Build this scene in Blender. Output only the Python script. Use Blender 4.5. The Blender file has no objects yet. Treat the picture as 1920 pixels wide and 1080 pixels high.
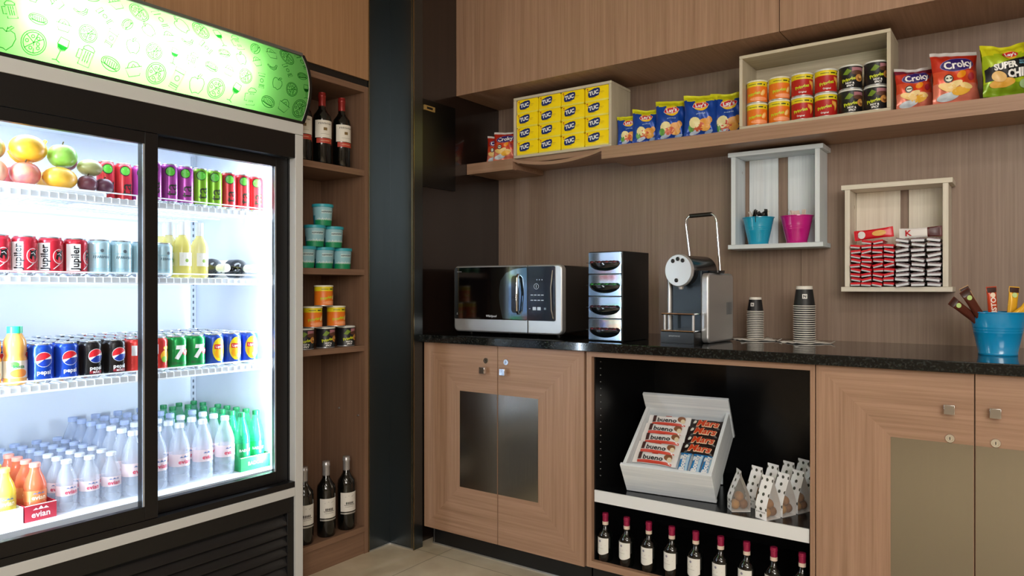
import bpy, math, random
from mathutils import Vector, Matrix
from mathutils.geometry import tessellate_polygon
random.seed(7)
PI = math.pi
SC = bpy.context.scene
COL = SC.collection

# ---------------------------------------------------------------- camera, world, lights, exposure
cd = bpy.data.cameras.new('camera'); cam = bpy.data.objects.new('camera', cd); COL.objects.link(cam)
cam.location = (0, 0, 1.12); cam.rotation_euler = (PI / 2, 0, math.radians(35.4))
cd.sensor_width = 36; cd.lens = 1349 / 1920 * 36; cd.clip_start = 0.05
SC.camera = cam
SC.view_settings.view_transform = 'Standard'; SC.view_settings.look = 'None'
SC.view_settings.gamma = 1; SC.view_settings.use_curve_mapping = False
SC.view_settings.exposure = 0.0
SC.cycles.transparent_max_bounces = 40
SC.cycles.max_bounces = 8; SC.cycles.diffuse_bounces = 4; SC.cycles.glossy_bounces = 4
SC.cycles.sample_clamp_indirect = 6.0
w = bpy.data.worlds.new('world'); SC.world = w; w.use_nodes = True
w.node_tree.nodes['Background'].inputs[0].default_value = (0.9, 0.86, 0.8, 1)
w.node_tree.nodes['Background'].inputs[1].default_value = 0.30

def area(name, loc, target, sx, sy, power, color):
    l = bpy.data.lights.new(name, 'AREA'); l.shape = 'RECTANGLE'; l.size = sx; l.size_y = sy
    l.energy = power; l.color = color
    o = bpy.data.objects.new(name, l); COL.objects.link(o); o.location = loc
    o.rotation_euler = (Vector(target) - Vector(loc)).to_track_quat('-Z', 'Y').to_euler()
    return o
area('soft_front_light', (1.3, -1.9, 2.0), (-1.0, 2.8, 1.45), 2.4, 1.3, 118, (1, 0.96, 0.90))  # added soft source behind the camera, not an actual window
area('ceiling_fill', (0.5, -0.1, 2.88), (0.5, -0.1, 0), 1.4, 0.5, 24, (1, 0.93, 0.83))
area('ceiling_fill', (-0.4, -1.5, 2.88), (-0.4, -1.9, 0), 2.4, 0.4, 30, (1, 0.93, 0.83))  # added to brighten the front wall that the steel inserts reflect
FRIDGE_W = (0.78, 0.895, 1.0)
for yy in (1.660, 0.672):
    area('fridge_strip_light', (-2.262, yy, 1.0), (-2.50, 1.15, 1.0), 1.05, 0.02, 9.6, FRIDGE_W).rotation_euler.rotate_axis('Z', PI / 2)
area('fridge_fill_light', (-2.40, 1.15, 1.655), (-2.40, 1.15, 0), 0.10, 0.9, 4.2, FRIDGE_W).rotation_euler = (0, 0, 0)  # added fill to light the shelves evenly; no fixture there

# ---------------------------------------------------------------- materials
def lin(h):
    h = h.lstrip('#'); v = [int(h[i:i + 2], 16) / 255 for i in (0, 2, 4)]
    return tuple(((c + .055) / 1.055) ** 2.4 if c > .04045 else c / 12.92 for c in v) + (1,)
MC = {}
def K(h, rough=.4, metal=0.0, alpha=1.0, coat=0.0, emit=0.0):
    key = (h, rough, metal, alpha, coat, emit)
    if key in MC: return MC[key]
    m = bpy.data.materials.new('paint_' + h); m.use_nodes = True
    b = m.node_tree.nodes['Principled BSDF']
    b.inputs['Base Color'].default_value = lin(h); b.inputs['Roughness'].default_value = rough
    b.inputs['Metallic'].default_value = metal; b.inputs['Alpha'].default_value = alpha
    b.inputs['Coat Weight'].default_value = coat; b.inputs['Coat Roughness'].default_value = .08
    if emit:
        b.inputs['Emission Color'].default_value = lin(h); b.inputs['Emission Strength'].default_value = emit
    MC[key] = m
    return m
def grain(name, c1, c2, axis, rough=.45, scale=1.0, coat=0.0, knots=0.0, bump=.05):
    m = bpy.data.materials.new(name); m.use_nodes = True; nt = m.node_tree; N = nt.nodes; L = nt.links
    b = N['Principled BSDF']; tc = N.new('ShaderNodeTexCoord')
    facs = []
    for s, det in ((1.0, 6), (0.28, 3)):
        mp = N.new('ShaderNodeMapping'); a = [110 * scale * s] * 3; a[axis] = 2.2 * scale * (s if s < 1 else 1)
        mp.inputs['Scale'].default_value = a
        nz = N.new('ShaderNodeTexNoise'); nz.inputs['Scale'].default_value = 1; nz.inputs['Detail'].default_value = det
        nz.inputs['Roughness'].default_value = .65
        L.new(tc.outputs['Object'], mp.inputs[0]); L.new(mp.outputs[0], nz.inputs['Vector']); facs.append(nz.outputs['Fac'])
    mx = N.new('ShaderNodeMix'); mx.data_type = 'FLOAT'; mx.inputs[0].default_value = .30
    L.new(facs[0], mx.inputs[2]); L.new(facs[1], mx.inputs[3])
    cr = N.new('ShaderNodeValToRGB'); e = cr.color_ramp.elements
    e[0].position = .30; e[0].color = lin(c1); e[1].position = .70; e[1].color = lin(c2)
    L.new(mx.outputs[0], cr.inputs[0])
    out = cr.outputs[0]
    if knots:
        vz = N.new('ShaderNodeTexVoronoi'); vz.inputs['Scale'].default_value = 9
        L.new(tc.outputs['Object'], vz.inputs['Vector'])
        r2 = N.new('ShaderNodeValToRGB'); r2.color_ramp.elements[0].position = .03; r2.color_ramp.elements[0].color = (knots, knots * .8, knots * .6, 1)
        r2.color_ramp.elements[1].position = .09; r2.color_ramp.elements[1].color = (1, 1, 1, 1)
        L.new(vz.outputs['Distance'], r2.inputs[0])
        m2 = N.new('ShaderNodeMix'); m2.data_type = 'RGBA'; m2.blend_type = 'MULTIPLY'; m2.inputs[0].default_value = .8
        L.new(out, m2.inputs[6]); L.new(r2.outputs[0], m2.inputs[7]); out = m2.outputs[2]
    L.new(out, b.inputs['Base Color']); b.inputs['Roughness'].default_value = rough
    b.inputs['Coat Weight'].default_value = coat; b.inputs['Coat Roughness'].default_value = .06
    bp = N.new('ShaderNodeBump'); bp.inputs['Strength'].default_value = bump * 4; bp.inputs['Distance'].default_value = .0006
    L.new(mx.outputs[0], bp.inputs['Height']); L.new(bp.outputs[0], b.inputs['Normal'])
    return m
WV = grain('veneer_vertical', '8a6a52', 'b08c74', 2)
WHZ = grain('veneer_horizontal', '8a6a52', 'b08c74', 0)
WY = grain('veneer_side', '8a6a52', 'b08c74', 1)
WWALL = grain('wall_veneer', '7a6557', '9a8474', 2)
WDARK = grain('dark_gloss_veneer', '17100d', '231814', 2, rough=.25, coat=.7)
WUNIT = grain('shaded_veneer', '6c503e', '8a6b56', 2)  # veneer darkened: the shade this unit stands in is put into its colour
WUNITY = grain('shaded_veneer_side', '6c503e', '8a6b56', 1)
WLEFT = grain('left_veneer', '946d4c', 'b28a66', 2)
PINE_X = grain('pine_x', 'b3a88f', 'd9cfb8', 0, rough=.7, knots=.45)
PINE_Z = grain('pine_z', 'b3a88f', 'd9cfb8', 2, rough=.7, knots=.45)
BLUE_X = grain('limewash_x', 'c6d0d6', 'e8eff3', 0, rough=.75, knots=.5)
BLUE_Z = grain('limewash_z', 'c6d0d6', 'e8eff3', 2, rough=.75, knots=.5)
CREAM_X = grain('cream_x', 'cfc6b5', 'ece6d8', 0, rough=.75, knots=.5)
CREAM_Z = grain('cream_z', 'cfc6b5', 'ece6d8', 2, rough=.75, knots=.5)
def steel(name, c, rough, axis=2):
    m = bpy.data.materials.new(name); m.use_nodes = True; nt = m.node_tree; N = nt.nodes; L = nt.links
    b = N['Principled BSDF']; b.inputs['Metallic'].default_value = 1; b.inputs['Base Color'].default_value = lin(c)
    tc = N.new('ShaderNodeTexCoord'); mp = N.new('ShaderNodeMapping'); a = [400] * 3; a[axis] = 6; mp.inputs['Scale'].default_value = a
    nz = N.new('ShaderNodeTexNoise'); nz.inputs['Scale'].default_value = 1
    mr = N.new('ShaderNodeMapRange'); mr.inputs['To Min'].default_value = rough * .85; mr.inputs['To Max'].default_value = rough * 1.2
    L.new(tc.outputs['Object'], mp.inputs[0]); L.new(mp.outputs[0], nz.inputs['Vector']); L.new(nz.outputs['Fac'], mr.inputs['Value'])
    L.new(mr.outputs[0], b.inputs['Roughness'])
    return m
STEEL = steel('brushed_steel', 'a9a59b', .20)
STEELC = steel('column_steel', '5c6265', .30)
CHROME = K('e6e8ea', .07, 1.0)
SILVER = K('b9bbbd', .3, .9)
SATIN = K('c2c3c4', .38, .75)
BLACK = K('0b0b0c', .45)
BLACKG = K('050506', .06, coat=.5)
def granite():
    m = bpy.data.materials.new('black_granite'); m.use_nodes = True; nt = m.node_tree; N = nt.nodes; L = nt.links
    b = N['Principled BSDF']; b.inputs['Roughness'].default_value = .07
    tc = N.new('ShaderNodeTexCoord'); v = N.new('ShaderNodeTexNoise'); v.inputs['Scale'].default_value = 160; v.inputs['Detail'].default_value = 4
    L.new(tc.outputs['Object'], v.inputs['Vector'])
    cr = N.new('ShaderNodeValToRGB'); e = cr.color_ramp.elements
    e[0].position = .5; e[0].color = (.004, .005, .005, 1); e[1].position = .75; e[1].color = (.030, .036, .034, 1)
    L.new(v.outputs['Fac'], cr.inputs[0]); L.new(cr.outputs[0], b.inputs['Base Color'])
    return m
GRANITE = granite()
def tiles():
    m = bpy.data.materials.new('stone_tile'); m.use_nodes = True; nt = m.node_tree; N = nt.nodes; L = nt.links
    b = N['Principled BSDF']; b.inputs['Roughness'].default_value = .28
    tc = N.new('ShaderNodeTexCoord'); br = N.new('ShaderNodeTexBrick')
    br.offset = 0; br.inputs['Scale'].default_value = 1; br.inputs['Brick Width'].default_value = .6; br.inputs['Row Height'].default_value = .6
    br.inputs['Mortar Size'].default_value = .002
    nz = N.new('ShaderNodeTexNoise'); nz.inputs['Scale'].default_value = 7; nz.inputs['Detail'].default_value = 6
    cr = N.new('ShaderNodeValToRGB'); e = cr.color_ramp.elements
    e[0].position = .3; e[0].color = lin('b9aa90'); e[1].position = .7; e[1].color = lin('d3c6ad')
    L.new(tc.outputs['Object'], nz.inputs['Vector']); L.new(nz.outputs['Fac'], cr.inputs[0])
    mp = N.new('ShaderNodeMapping'); mp.inputs['Location'].default_value = (.2, .12, 0)
    L.new(tc.outputs['Object'], mp.inputs[0]); L.new(mp.outputs[0], br.inputs['Vector'])
    L.new(cr.outputs[0], br.inputs['Color1']); L.new(cr.outputs[0], br.inputs['Color2']); br.inputs['Mortar'].default_value = lin('8f836d')
    L.new(br.outputs['Color'], b.inputs['Base Color'])
    return m
def mix_clear(name, tint, gloss=.5, rough=.03):
    m = bpy.data.materials.new(name); m.use_nodes = True; nt = m.node_tree; N = nt.nodes; L = nt.links
    N.remove(N['Principled BSDF']); out = N['Material Output']
    tr = N.new('ShaderNodeBsdfTransparent'); tr.inputs[0].default_value = tint
    gl = N.new('ShaderNodeBsdfGlossy'); gl.inputs['Roughness'].default_value = rough
    fr = N.new('ShaderNodeFresnel'); fr.inputs[0].default_value = 1.45
    mu = N.new('ShaderNodeMath'); mu.operation = 'MULTIPLY'; mu.inputs[1].default_value = gloss
    mx = N.new('ShaderNodeMixShader'); L.new(fr.outputs[0], mu.inputs[0]); L.new(mu.outputs[0], mx.inputs[0])
    L.new(tr.outputs[0], mx.inputs[1]); L.new(gl.outputs[0], mx.inputs[2]); L.new(mx.outputs[0], out.inputs[0])
    return m
GLASS = mix_clear('door_glass', (.97, .985, 1, 1), .35)
INK = mix_clear('green_ink', (.10, .38, .14, 1), 0)
INKD = mix_clear('dark_green_ink', (.03, .20, .07, 1), 0)
CLEAR = K('dfe9f8', .08, alpha=.30)
CLEARG = K('35c587', .08, alpha=.55)
CELLO = K('c9c4bd', .12, alpha=.22)
def translucent(name, c):
    m = bpy.data.materials.new(name); m.use_nodes = True; nt = m.node_tree; N = nt.nodes; L = nt.links
    N.remove(N['Principled BSDF']); out = N['Material Output']
    t = N.new('ShaderNodeBsdfTranslucent'); t.inputs[0].default_value = c
    d = N.new('ShaderNodeBsdfDiffuse'); d.inputs[0].default_value = c
    mx = N.new('ShaderNodeMixShader'); mx.inputs[0].default_value = .2
    L.new(t.outputs[0], mx.inputs[1]); L.new(d.outputs[0], mx.inputs[2]); L.new(mx.outputs[0], out.inputs[0])
    return m
def emitter(name, c, s):
    m = bpy.data.materials.new(name); m.use_nodes = True; nt = m.node_tree; N = nt.nodes
    N.remove(N['Principled BSDF']); e = N.new('ShaderNodeEmission'); e.inputs[0].default_value = c; e.inputs[1].default_value = s
    nt.links.new(e.outputs[0], N['Material Output'].inputs[0]); return m

# ---------------------------------------------------------------- mesh builder
TC = {}
def text_geo(s, bold):
    key = (s, bold)
    if key not in TC:
        cu = bpy.data.curves.new('lettering', 'FONT'); cu.body = s; cu.size = 1; cu.align_x = 'CENTER'; cu.offset = bold
        cu.resolution_u = 2; cu.fill_mode = 'FRONT'
        ob = bpy.data.objects.new('lettering', cu); COL.objects.link(ob)
        dg = bpy.context.evaluated_depsgraph_get(); me = bpy.data.meshes.new_from_object(ob.evaluated_get(dg))
        vs = [(v.co.x, v.co.y) for v in me.vertices]; fs = [tuple(p.vertices) for p in me.polygons]
        bpy.data.objects.remove(ob); bpy.data.curves.remove(cu); bpy.data.meshes.remove(me)
        TC[key] = (vs, fs)
    return TC[key]
def fine(vs, fs, lim):
    """split long triangles so lettering can follow a curved surface"""
    vs = list(vs); out = []; st = []
    for f in fs:
        for k in range(1, len(f) - 1): st.append((f[0], f[k], f[k + 1]))
    while st:
        a, b, c = st.pop()
        e = sorted(((math.dist(vs[p], vs[q]), p, q, o) for p, q, o in ((a, b, c), (b, c, a), (c, a, b))), reverse=True)[0]
        if e[0] <= lim or len(out) > 6000: out.append((a, b, c)); continue
        p, q, o = e[1:]; vs.append(tuple((x + y) / 2 for x, y in zip(vs[p], vs[q]))); n = len(vs) - 1
        st += [(p, n, o), (n, q, o)]
    return vs, out
LIFT = .00035
def cylmap(R):
    f = R if callable(R) else (lambda v: R)
    def m(u, v, h=1):
        r = f(v); return Vector(((r + LIFT * h) * math.sin(u / r), -(r + LIFT * h) * math.cos(u / r), v))
    return m
def flatmap(y=0):
    return lambda u, v, h=1: Vector((u, y - LIFT * h, v))
class MB:
    def __init__(s): s.v = []; s.f = []; s.m = []; s.s = []; s.mats = []
    def mi(s, m):
        if m not in s.mats: s.mats.append(m)
        return s.mats.index(m)
    def add(s, vs, fs, mat, M=None, smooth=False):
        o = len(s.v); s.v += [tuple(M @ Vector(v)) if M is not None else tuple(v) for v in vs]
        for k, f in enumerate(fs):
            s.f.append(tuple(i + o for i in f)); mm = mat[k] if isinstance(mat, list) else mat
            s.m.append(s.mi(mm)); s.s.append(smooth)
        return s
    def box(s, x0, y0, z0, x1, y1, z1, mat, M=None):
        v = [(x, y, z) for x in (x0, x1) for y in (y0, y1) for z in (z0, z1)]
        return s.add(v, [(0, 1, 3, 2), (4, 6, 7, 5), (0, 4, 5, 1), (2, 3, 7, 6), (0, 2, 6, 4), (1, 5, 7, 3)], mat, M)
    def lathe(s, prof, mat, seg=24, M=None, cap=True):
        vs = []; fs = []; ms = []
        n = len(prof)
        for r, z in prof:
            for k in range(seg):
                a = 2 * PI * k / seg; vs.append((r * math.cos(a), r * math.sin(a), z))
        for i in range(n - 1):
            for k in range(seg):
                k2 = (k + 1) % seg; fs.append((i * seg + k, i * seg + k2, (i + 1) * seg + k2, (i + 1) * seg + k))
                ms.append(mat[i] if isinstance(mat, list) else mat)
        if cap:
            if prof[0][0] > 1e-5: fs.append(tuple(reversed(range(seg)))); ms.append(mat[0] if isinstance(mat, list) else mat)
            if prof[-1][0] > 1e-5: fs.append(tuple((n - 1) * seg + k for k in range(seg))); ms.append(mat[-1] if isinstance(mat, list) else mat)
        return s.add(vs, fs, ms, M, True)
    def prism(s, pts, z0, z1, mat, M=None):
        n = len(pts); vs = [(x, y, z0) for x, y in pts] + [(x, y, z1) for x, y in pts]
        fs = [tuple(reversed(range(n))), tuple(range(n, 2 * n))] + [(i, (i + 1) % n, n + (i + 1) % n, n + i) for i in range(n)]
        return s.add(vs, fs, mat, M)
    def tube(s, pts, r, mat, seg=8, M=None):
        pts = [Vector(p) for p in pts]; vs = []; fs = []
        n = len(pts); up = None
        for i, p in enumerate(pts):
            t = (pts[min(i + 1, n - 1)] - pts[max(i - 1, 0)]).normalized()
            if up is None: up = t.orthogonal().normalized()
            up = (up - t * up.dot(t)).normalized(); b = t.cross(up)
            rr = r[i] if isinstance(r, list) else r
            for k in range(seg):
                a = 2 * PI * k / seg; vs.append(p + (up * math.cos(a) + b * math.sin(a)) * rr)
        for i in range(n - 1):
            for k in range(seg):
                k2 = (k + 1) % seg; fs.append((i * seg + k, i * seg + k2, (i + 1) * seg + k2, (i + 1) * seg + k))
        fs += [tuple(reversed(range(seg))), tuple((n - 1) * seg + k for k in range(seg))]
        return s.add(vs, fs, mat, M, True)
    def ball(s, c, rx, ry, rz, mat, seg=16, M=None, pinch=0):
        T = Matrix.Translation(c) @ Matrix.Diagonal((rx, ry, rz, 1)); n = seg // 2 + 2
        pr = []
        for i in range(n + 1):
            a = -PI / 2 + PI * i / n; r = max(math.cos(a), 1e-6); z = math.sin(a)
            if pinch: z -= pinch * math.exp(-(r / .35) ** 2) * (1 if z > 0 else -1)
            pr.append((r, z))
        return s.lathe(pr, mat, seg, (M @ T) if M is not None else T, cap=False)
    # decals through a surface map
    def rect(s, u0, v0, u1, v1, mat, mf, h=1, nu=1, nv=1):
        vs = [mf(u0 + (u1 - u0) * i / nu, v0 + (v1 - v0) * j / nv, h) for j in range(nv + 1) for i in range(nu + 1)]
        fs = [(j * (nu + 1) + i, j * (nu + 1) + i + 1, (j + 1) * (nu + 1) + i + 1, (j + 1) * (nu + 1) + i) for j in range(nv) for i in range(nu)]
        return s.add(vs, fs, mat, None, True)
    def ell(s, cu, cv, ru, rv, mat, mf, h=1, rot=0, rings=3, seg=20, a0=0, a1=None):
        full = a1 is None; a1 = 2 * PI if full else a1
        ca, sa = math.cos(rot), math.sin(rot)
        vs = [mf(cu, cv, h)]; fs = []; n = seg if full else seg + 1
        for j in range(1, rings + 1):
            for k in range(n):
                a = a0 + (a1 - a0) * k / seg; x, y = ru * j / rings * math.cos(a), rv * j / rings * math.sin(a)
                vs.append(mf(cu + x * ca - y * sa, cv + x * sa + y * ca, h))
        for k in range(seg):
            k2 = (k + 1) % n; fs.append((0, 1 + k, 1 + k2))
            for j in range(rings - 1): fs.append((1 + j * n + k, 1 + (j + 1) * n + k, 1 + (j + 1) * n + k2, 1 + j * n + k2))
        return s.add(vs, fs, mat, None, True)
    def poly(s, pts, mat, mf, h=1):
        fs = tessellate_polygon([[Vector((x, y, 0)) for x, y in pts]]); pts, fs = fine(pts, [tuple(f) for f in fs], .008)
        return s.add([mf(x, y, h) for x, y in pts], fs, mat)
    def line(s, pts, wd, mat, mf, h=1, closed=False):
        P = [Vector(p) for p in pts]
        if closed: P = P + [P[0]]
        vs = []; n = len(P)
        for i, p in enumerate(P):
            t = (P[min(i + 1, n - 1)] - P[max(i - 1, 0)])
            if closed and i in (0, n - 1): t = P[1] - P[n - 2]
            t = t.normalized() if t.length > 1e-9 else Vector((1, 0)); nn = Vector((-t.y, t.x)) * wd / 2
            for q in (p + nn, p - nn): vs.append(mf(q.x, q.y, h))
        return s.add(vs, [(2 * i, 2 * i + 1, 2 * i + 3, 2 * i + 2) for i in range(n - 1)], mat)
    def text(s, st, size, mat, mf, cu=0, cv=0, rot=0, sx=1, shear=0, bold=.02, h=2, arc=0):
        vs, fs = text_geo(st, bold); vs, fs = fine(vs, fs, .007 / size) if size > .012 else (vs, fs); ca, sa = math.cos(rot), math.sin(rot); out = []
        for x, y in vs:
            x2 = (x + y * shear) * size * sx; y2 = (y - .33) * size - arc * x2 * x2
            out.append(mf(cu + x2 * ca - y2 * sa, cv + x2 * sa + y2 * ca, h))
        return s.add(out, fs, mat)
    def scrawl(s, u, v, wd, hh, n, mat, mf, h=2, tilt=0):
        q = random.Random(int(abs(u * 1e4) + n)); st = wd / n
        for k in range(n):
            x = u - wd / 2 + (k + .5) * st; y = v + tilt * (x - u); a = hh * q.uniform(.6, 1) / 2
            s.line([(x - st * .3, y - a), (x - st * q.uniform(0, .2), y + a), (x + st * .3, y - a * q.uniform(-.5, 1))], hh * .22, mat, mf, h)
        return s
    def patch(s, c, mat, mf, h=1, nu=10, nv=5):
        (ax, ay), (bx, by), (cx, cy), (dx, dy) = c
        vs = []
        for j in range(nv + 1):
            g = j / nv
            for i in range(nu + 1):
                f = i / nu; vs.append(mf((ax * (1 - f) + bx * f) * (1 - g) + (dx * (1 - f) + cx * f) * g, (ay * (1 - f) + by * f) * (1 - g) + (dy * (1 - f) + cy * f) * g, h))
        return s.add(vs, [(j * (nu + 1) + i, j * (nu + 1) + i + 1, (j + 1) * (nu + 1) + i + 1, (j + 1) * (nu + 1) + i) for j in range(nv) for i in range(nu)], mat, None, True)
    def build(s, name, parent=None, loc=None, rot=None, bevel=0, sharp=38):
        me = bpy.data.meshes.new(name); me.from_pydata(s.v, [], s.f); me.validate()
        for m in s.mats: me.materials.append(m)
        if len(me.polygons) == len(s.f):
            me.polygons.foreach_set('material_index', s.m); me.polygons.foreach_set('use_smooth', s.s)
        me.set_sharp_from_angle(angle=math.radians(sharp)); me.update()
        o = bpy.data.objects.new(name, me); COL.objects.link(o)
        if parent is not None: o.parent = parent
        if loc is not None: o.location = loc
        if rot is not None: o.rotation_euler = rot
        if bevel:
            b = o.modifiers.new('bevel', 'BEVEL'); b.width = bevel; b.segments = 2; b.limit_method = 'ANGLE'; b.angle_limit = math.radians(50)
        return o
def E(name, loc=(0, 0, 0), rz=0):
    o = bpy.data.objects.new(name, None); COL.objects.link(o); o.location = loc; o.rotation_euler = (0, 0, rz)
    o.empty_display_size = .02
    return o
def T(o, label, cat, group=None):
    o['label'] = label; o['category'] = cat
    if group: o['group'] = group
    elif 'group' in o: del o['group']
    return o
def S(o): o['kind'] = 'structure'; return o
def dup(r):
    def rec(o, p):
        c = o.copy(); COL.objects.link(c)
        if p is not None: c.parent = p
        for ch in list(o.children): rec(ch, c)
        return c
    return rec(r, None)
PROTO = {}
def inst(key, maker, loc, rz=0, label='', cat='', group=None, rot=None):
    if key in PROTO: o = dup(PROTO[key])
    else: o = maker(); PROTO[key] = o
    o.location = loc; o.rotation_euler = rot if rot else (0, 0, rz)
    return T(o, label, cat, group)
ORD = ['first', 'second', 'third', 'fourth', 'fifth', 'sixth', 'seventh', 'eighth', 'ninth']
RX90 = Matrix.Rotation(PI / 2, 4, 'X')
def rrect(w_, h_, r, n=5, cx=0, cy=0):
    p = []
    for (sx, sy, a0) in ((1, 1, 0), (-1, 1, PI / 2), (-1, -1, PI), (1, -1, 1.5 * PI)):
        for k in range(n + 1):
            a = a0 + PI / 2 * k / n; p.append((cx + sx * (w_ / 2 - r) + r * math.cos(a), cy + sy * (h_ / 2 - r) + r * math.sin(a)))
    return p

# ================================================================ SETTING
YB = 2.93; XS = -2.165; XL = -2.264
S(MB().box(-3.0, -2.2, -.03, 2.6, 3.1, 0, tiles()).build('floor'))
S(MB().box(-3.0, -2.2, 2.9, 2.6, 3.1, 2.93, K('cfcac0', .8)).build('ceiling'))
b = MB()
for x0, x1 in ((-2.2, -.7045), (-.703, .55), (.553, 1.18), (1.183, 2.6)):
    b.box(x0, YB, 0, x1, YB + .02, 2.9, WWALL)
b.box(-2.2, YB + .004, 0, 2.6, YB + .05, 2.9, K('2a1d17', .7))
S(b.build('wall_back'))
S(MB().box(XS - .05, 2.30, 0, XS, YB + .02, 2.9, WDARK).build('wall_side'))
S(MB().box(-2.95, -2.2, 0, -2.90, 2.2, 2.9, K('7a5a44', .7)).build('wall_left'))
S(MB().box(-2.95, -2.25, 0, 2.6, -2.2, 2.9, K('b2a698', .8)).build('wall_front'))
S(MB().box(2.6, -2.2, 0, 2.65, 3.1, 2.9, K('b2a698', .8)).build('wall_right'))
b = MB(); b.box(XL - .02, -2.2, 2.0, XL, 1.18, 2.9, WLEFT); b.box(XL - .02, 1.183, 2.0, XL, 2.136, 2.9, WLEFT)
b.box(-2.9, -2.2, 2.02, XL - .021, 2.136, 2.9, K('2a1d17', .7))
S(b.build('wall_left_upper'))
# steel clad column between the shelving and the cabinets
S(MB().prism([(XL, 2.136), (XL, 2.262), (-2.120, 2.262), (-2.120, 2.315), (-2.30, 2.315), (-2.30, 2.136)], 0, 2.9, STEELC).build('steel_column'))
b = MB()
for (x, y) in ((XL + .001, 2.1365), (-2.121, 2.2605)):
    b.box(x - .002, y - .002, 0, x + .002, y + .002, 2.9, K('8d8266', .25, 1.0))
b.box(-2.1345, 2.2595, 0, -2.1320, 2.262, 2.9, K('8d8266', .25, 1.0))
S(b.build('trim_1'))
S(MB().box(-2.262, 2.2585, 0, -2.12, 2.2605, .006, SILVER).box(-2.2635, 2.137, 0, -2.2605, 2.26, .006, SILVER).build('trim_2'))

# ================================================================ BASE CABINETS AND COUNTER
DY = 2.32
def door_panel(b, x0, x1, z0, z1, ix0, ix1, iz0, iz1, left_stile, right_stile, y=DY, t=.02):
    """mitred veneer door with a flush steel insert"""
    def q(pts, m): b.add([(px, y, pz) for px, pz in pts], [(0, 1, 2, 3)], m)
    b.box(x0, y + .0005, z0, x1, y + t, z1, WV)
    q([(x0, z1), (ix0, iz1), (ix1, iz1), (x1, z1)], WHZ); q([(x0, z0), (x1, z0), (ix1, iz0), (ix0, iz0)], WHZ)
    if left_stile: q([(x0, z0), (ix0, iz0), (ix0, iz1), (x0, z1)], WV)
    if right_stile: q([(ix1, iz0), (x1, z0), (x1, z1), (ix1, iz1)], WV)
    return b
def base_cabinet(x0, x1, xm, insets, knobs, lock_above, label):
    t = E('base_cabinet', ((x0 + x1) / 2, 2.6, 0)); ox = (x0 + x1) / 2
    def L(o): o.location = (-ox, -2.6, 0); return o
    L(MB().box(x0 + .004, DY + .022, .09, x1 - .004, 2.90, .886, WY).build('carcass', t))
    L(MB().box(x0, 2.377, 0, x1, 2.40, .0895, BLACK).box(x0, 2.375, 0, x1, 2.3765, .006, SILVER).box(x0 + .006, 2.375, .006, x0 + .009, 2.3765, .089, SILVER).build('plinth', t))
    for i, (a, c) in enumerate(((x0, xm - .0015), (xm + .0015, x1))):
        ia, ic = insets[i]
        d = L(door_panel(MB(), a, c, .09, .886, ia, ic, .292, .692, i == 0, i == 1).build('door', t))
        MB().box(ia, DY - .0008, .292, ic, DY + .0005, .692, STEEL).build('steel_insert', d)
        kx = knobs[i]; kz = .787
        MB().box(kx - .013, DY - .027, kz - .013, kx + .013, DY - .012, kz + .013, CHROME).lathe([(.004, 0), (.004, .014)], CHROME, 10, Matrix.Translation((kx, DY, kz)) @ RX90).build('knob', d, bevel=.001)
        lz = .825 if lock_above else .705
        b = MB().lathe([(.0128, 0), (.0128, .002), (.0108, .005), (.0078, .005), (.0072, .0035)], CHROME, 20, Matrix.Translation((kx + (.004 if lock_above else 0), DY, lz)) @ RX90)
        b.box(kx - .001 + (.004 if lock_above else 0), DY - .0042, lz - .004, kx + .001 + (.004 if lock_above else 0), DY - .003, lz + .004, BLACK)
        b.build('lock', d)
    T(t, label, 'cabinet')
    return t
base_cabinet(-2.115, -1.322, -1.7195, ((-1.915, -1.722), (-1.717, -1.525)), (-1.781, -1.680), True,
             'two-door wooden cabinet with dark steel inserts beside the steel column')
base_cabinet(-.514, .300, -.1075, ((-.311, -.110), (-.105, .096)), (-.165, -.060), False,
             'two-door wooden cabinet with pale steel inserts below the large blue bucket')
base_cabinet(.304, 1.10, .702, ((.504, .700), (.704, .900)), (.640, .764), False, 'two-door wooden cabinet beyond the blue bucket end of the counter')
# open cabinet
t = E('open_cabinet', (-.915, 2.6, 0))
def L(o): o.location = (.915, -2.6, 0); return o
b = MB().box(-1.312, DY, .095, -1.291, 2.90, .886, WV).box(-.531, DY, .095, -.517, 2.90, .886, WV)
L(b.build('side_panel', t))
L(MB().box(-1.291, DY, .868, -.531, DY + .02, .886, WHZ).box(-1.291, DY + .02, .872, -.531, 2.88, .886, BLACK).build('top_rail', t))
L(MB().box(-1.291, DY, .095, -.531, DY + .02, .119, WHZ).box(-1.291, DY + .02, .095, -.531, 2.88, .1185, BLACK).build('bottom_board', t))
b = MB().box(-1.2905, DY + .02, .119, -1.286, 2.88, .872, K('0b0b0c', .3)).box(-.536, DY + .02, .119, -.5315, 2.88, .872, K('0b0b0c', .3)).box(-1.29, 2.86, .119, -.532, 2.88, .872, K('0d0e10', .25))
for i in range(18):
    b.lathe([(.0022, 0), (.0018, .002)], SILVER, 8, Matrix.Translation((-1.286, DY + .06, .42 + i * .025)) @ Matrix.Rotation(PI / 2, 4, 'Y'))
L(b.build('lining', t))
L(MB().box(-1.2855, DY + .012, .335, -.5365, DY + .018, .378, K('dfe1e2', .4)).box(-1.2855, DY + .0185, .345, -.5365, 2.859, .378, K('0e0f11', .2)).build('shelf', t))
L(MB().box(-1.315, 2.377, 0, -.517, 2.40, .0945, BLACK).build('plinth', t))
T(t, 'open cabinet bay with black interior and white-edged shelf, under the coffee machine', 'cabinet')
T(MB().box(XS, 2.292, .889, 1.15, YB - .001, .921, GRANITE).build('countertop', bevel=.002), 'long black speckled granite worktop running along the wood wall', 'countertop')

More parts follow.
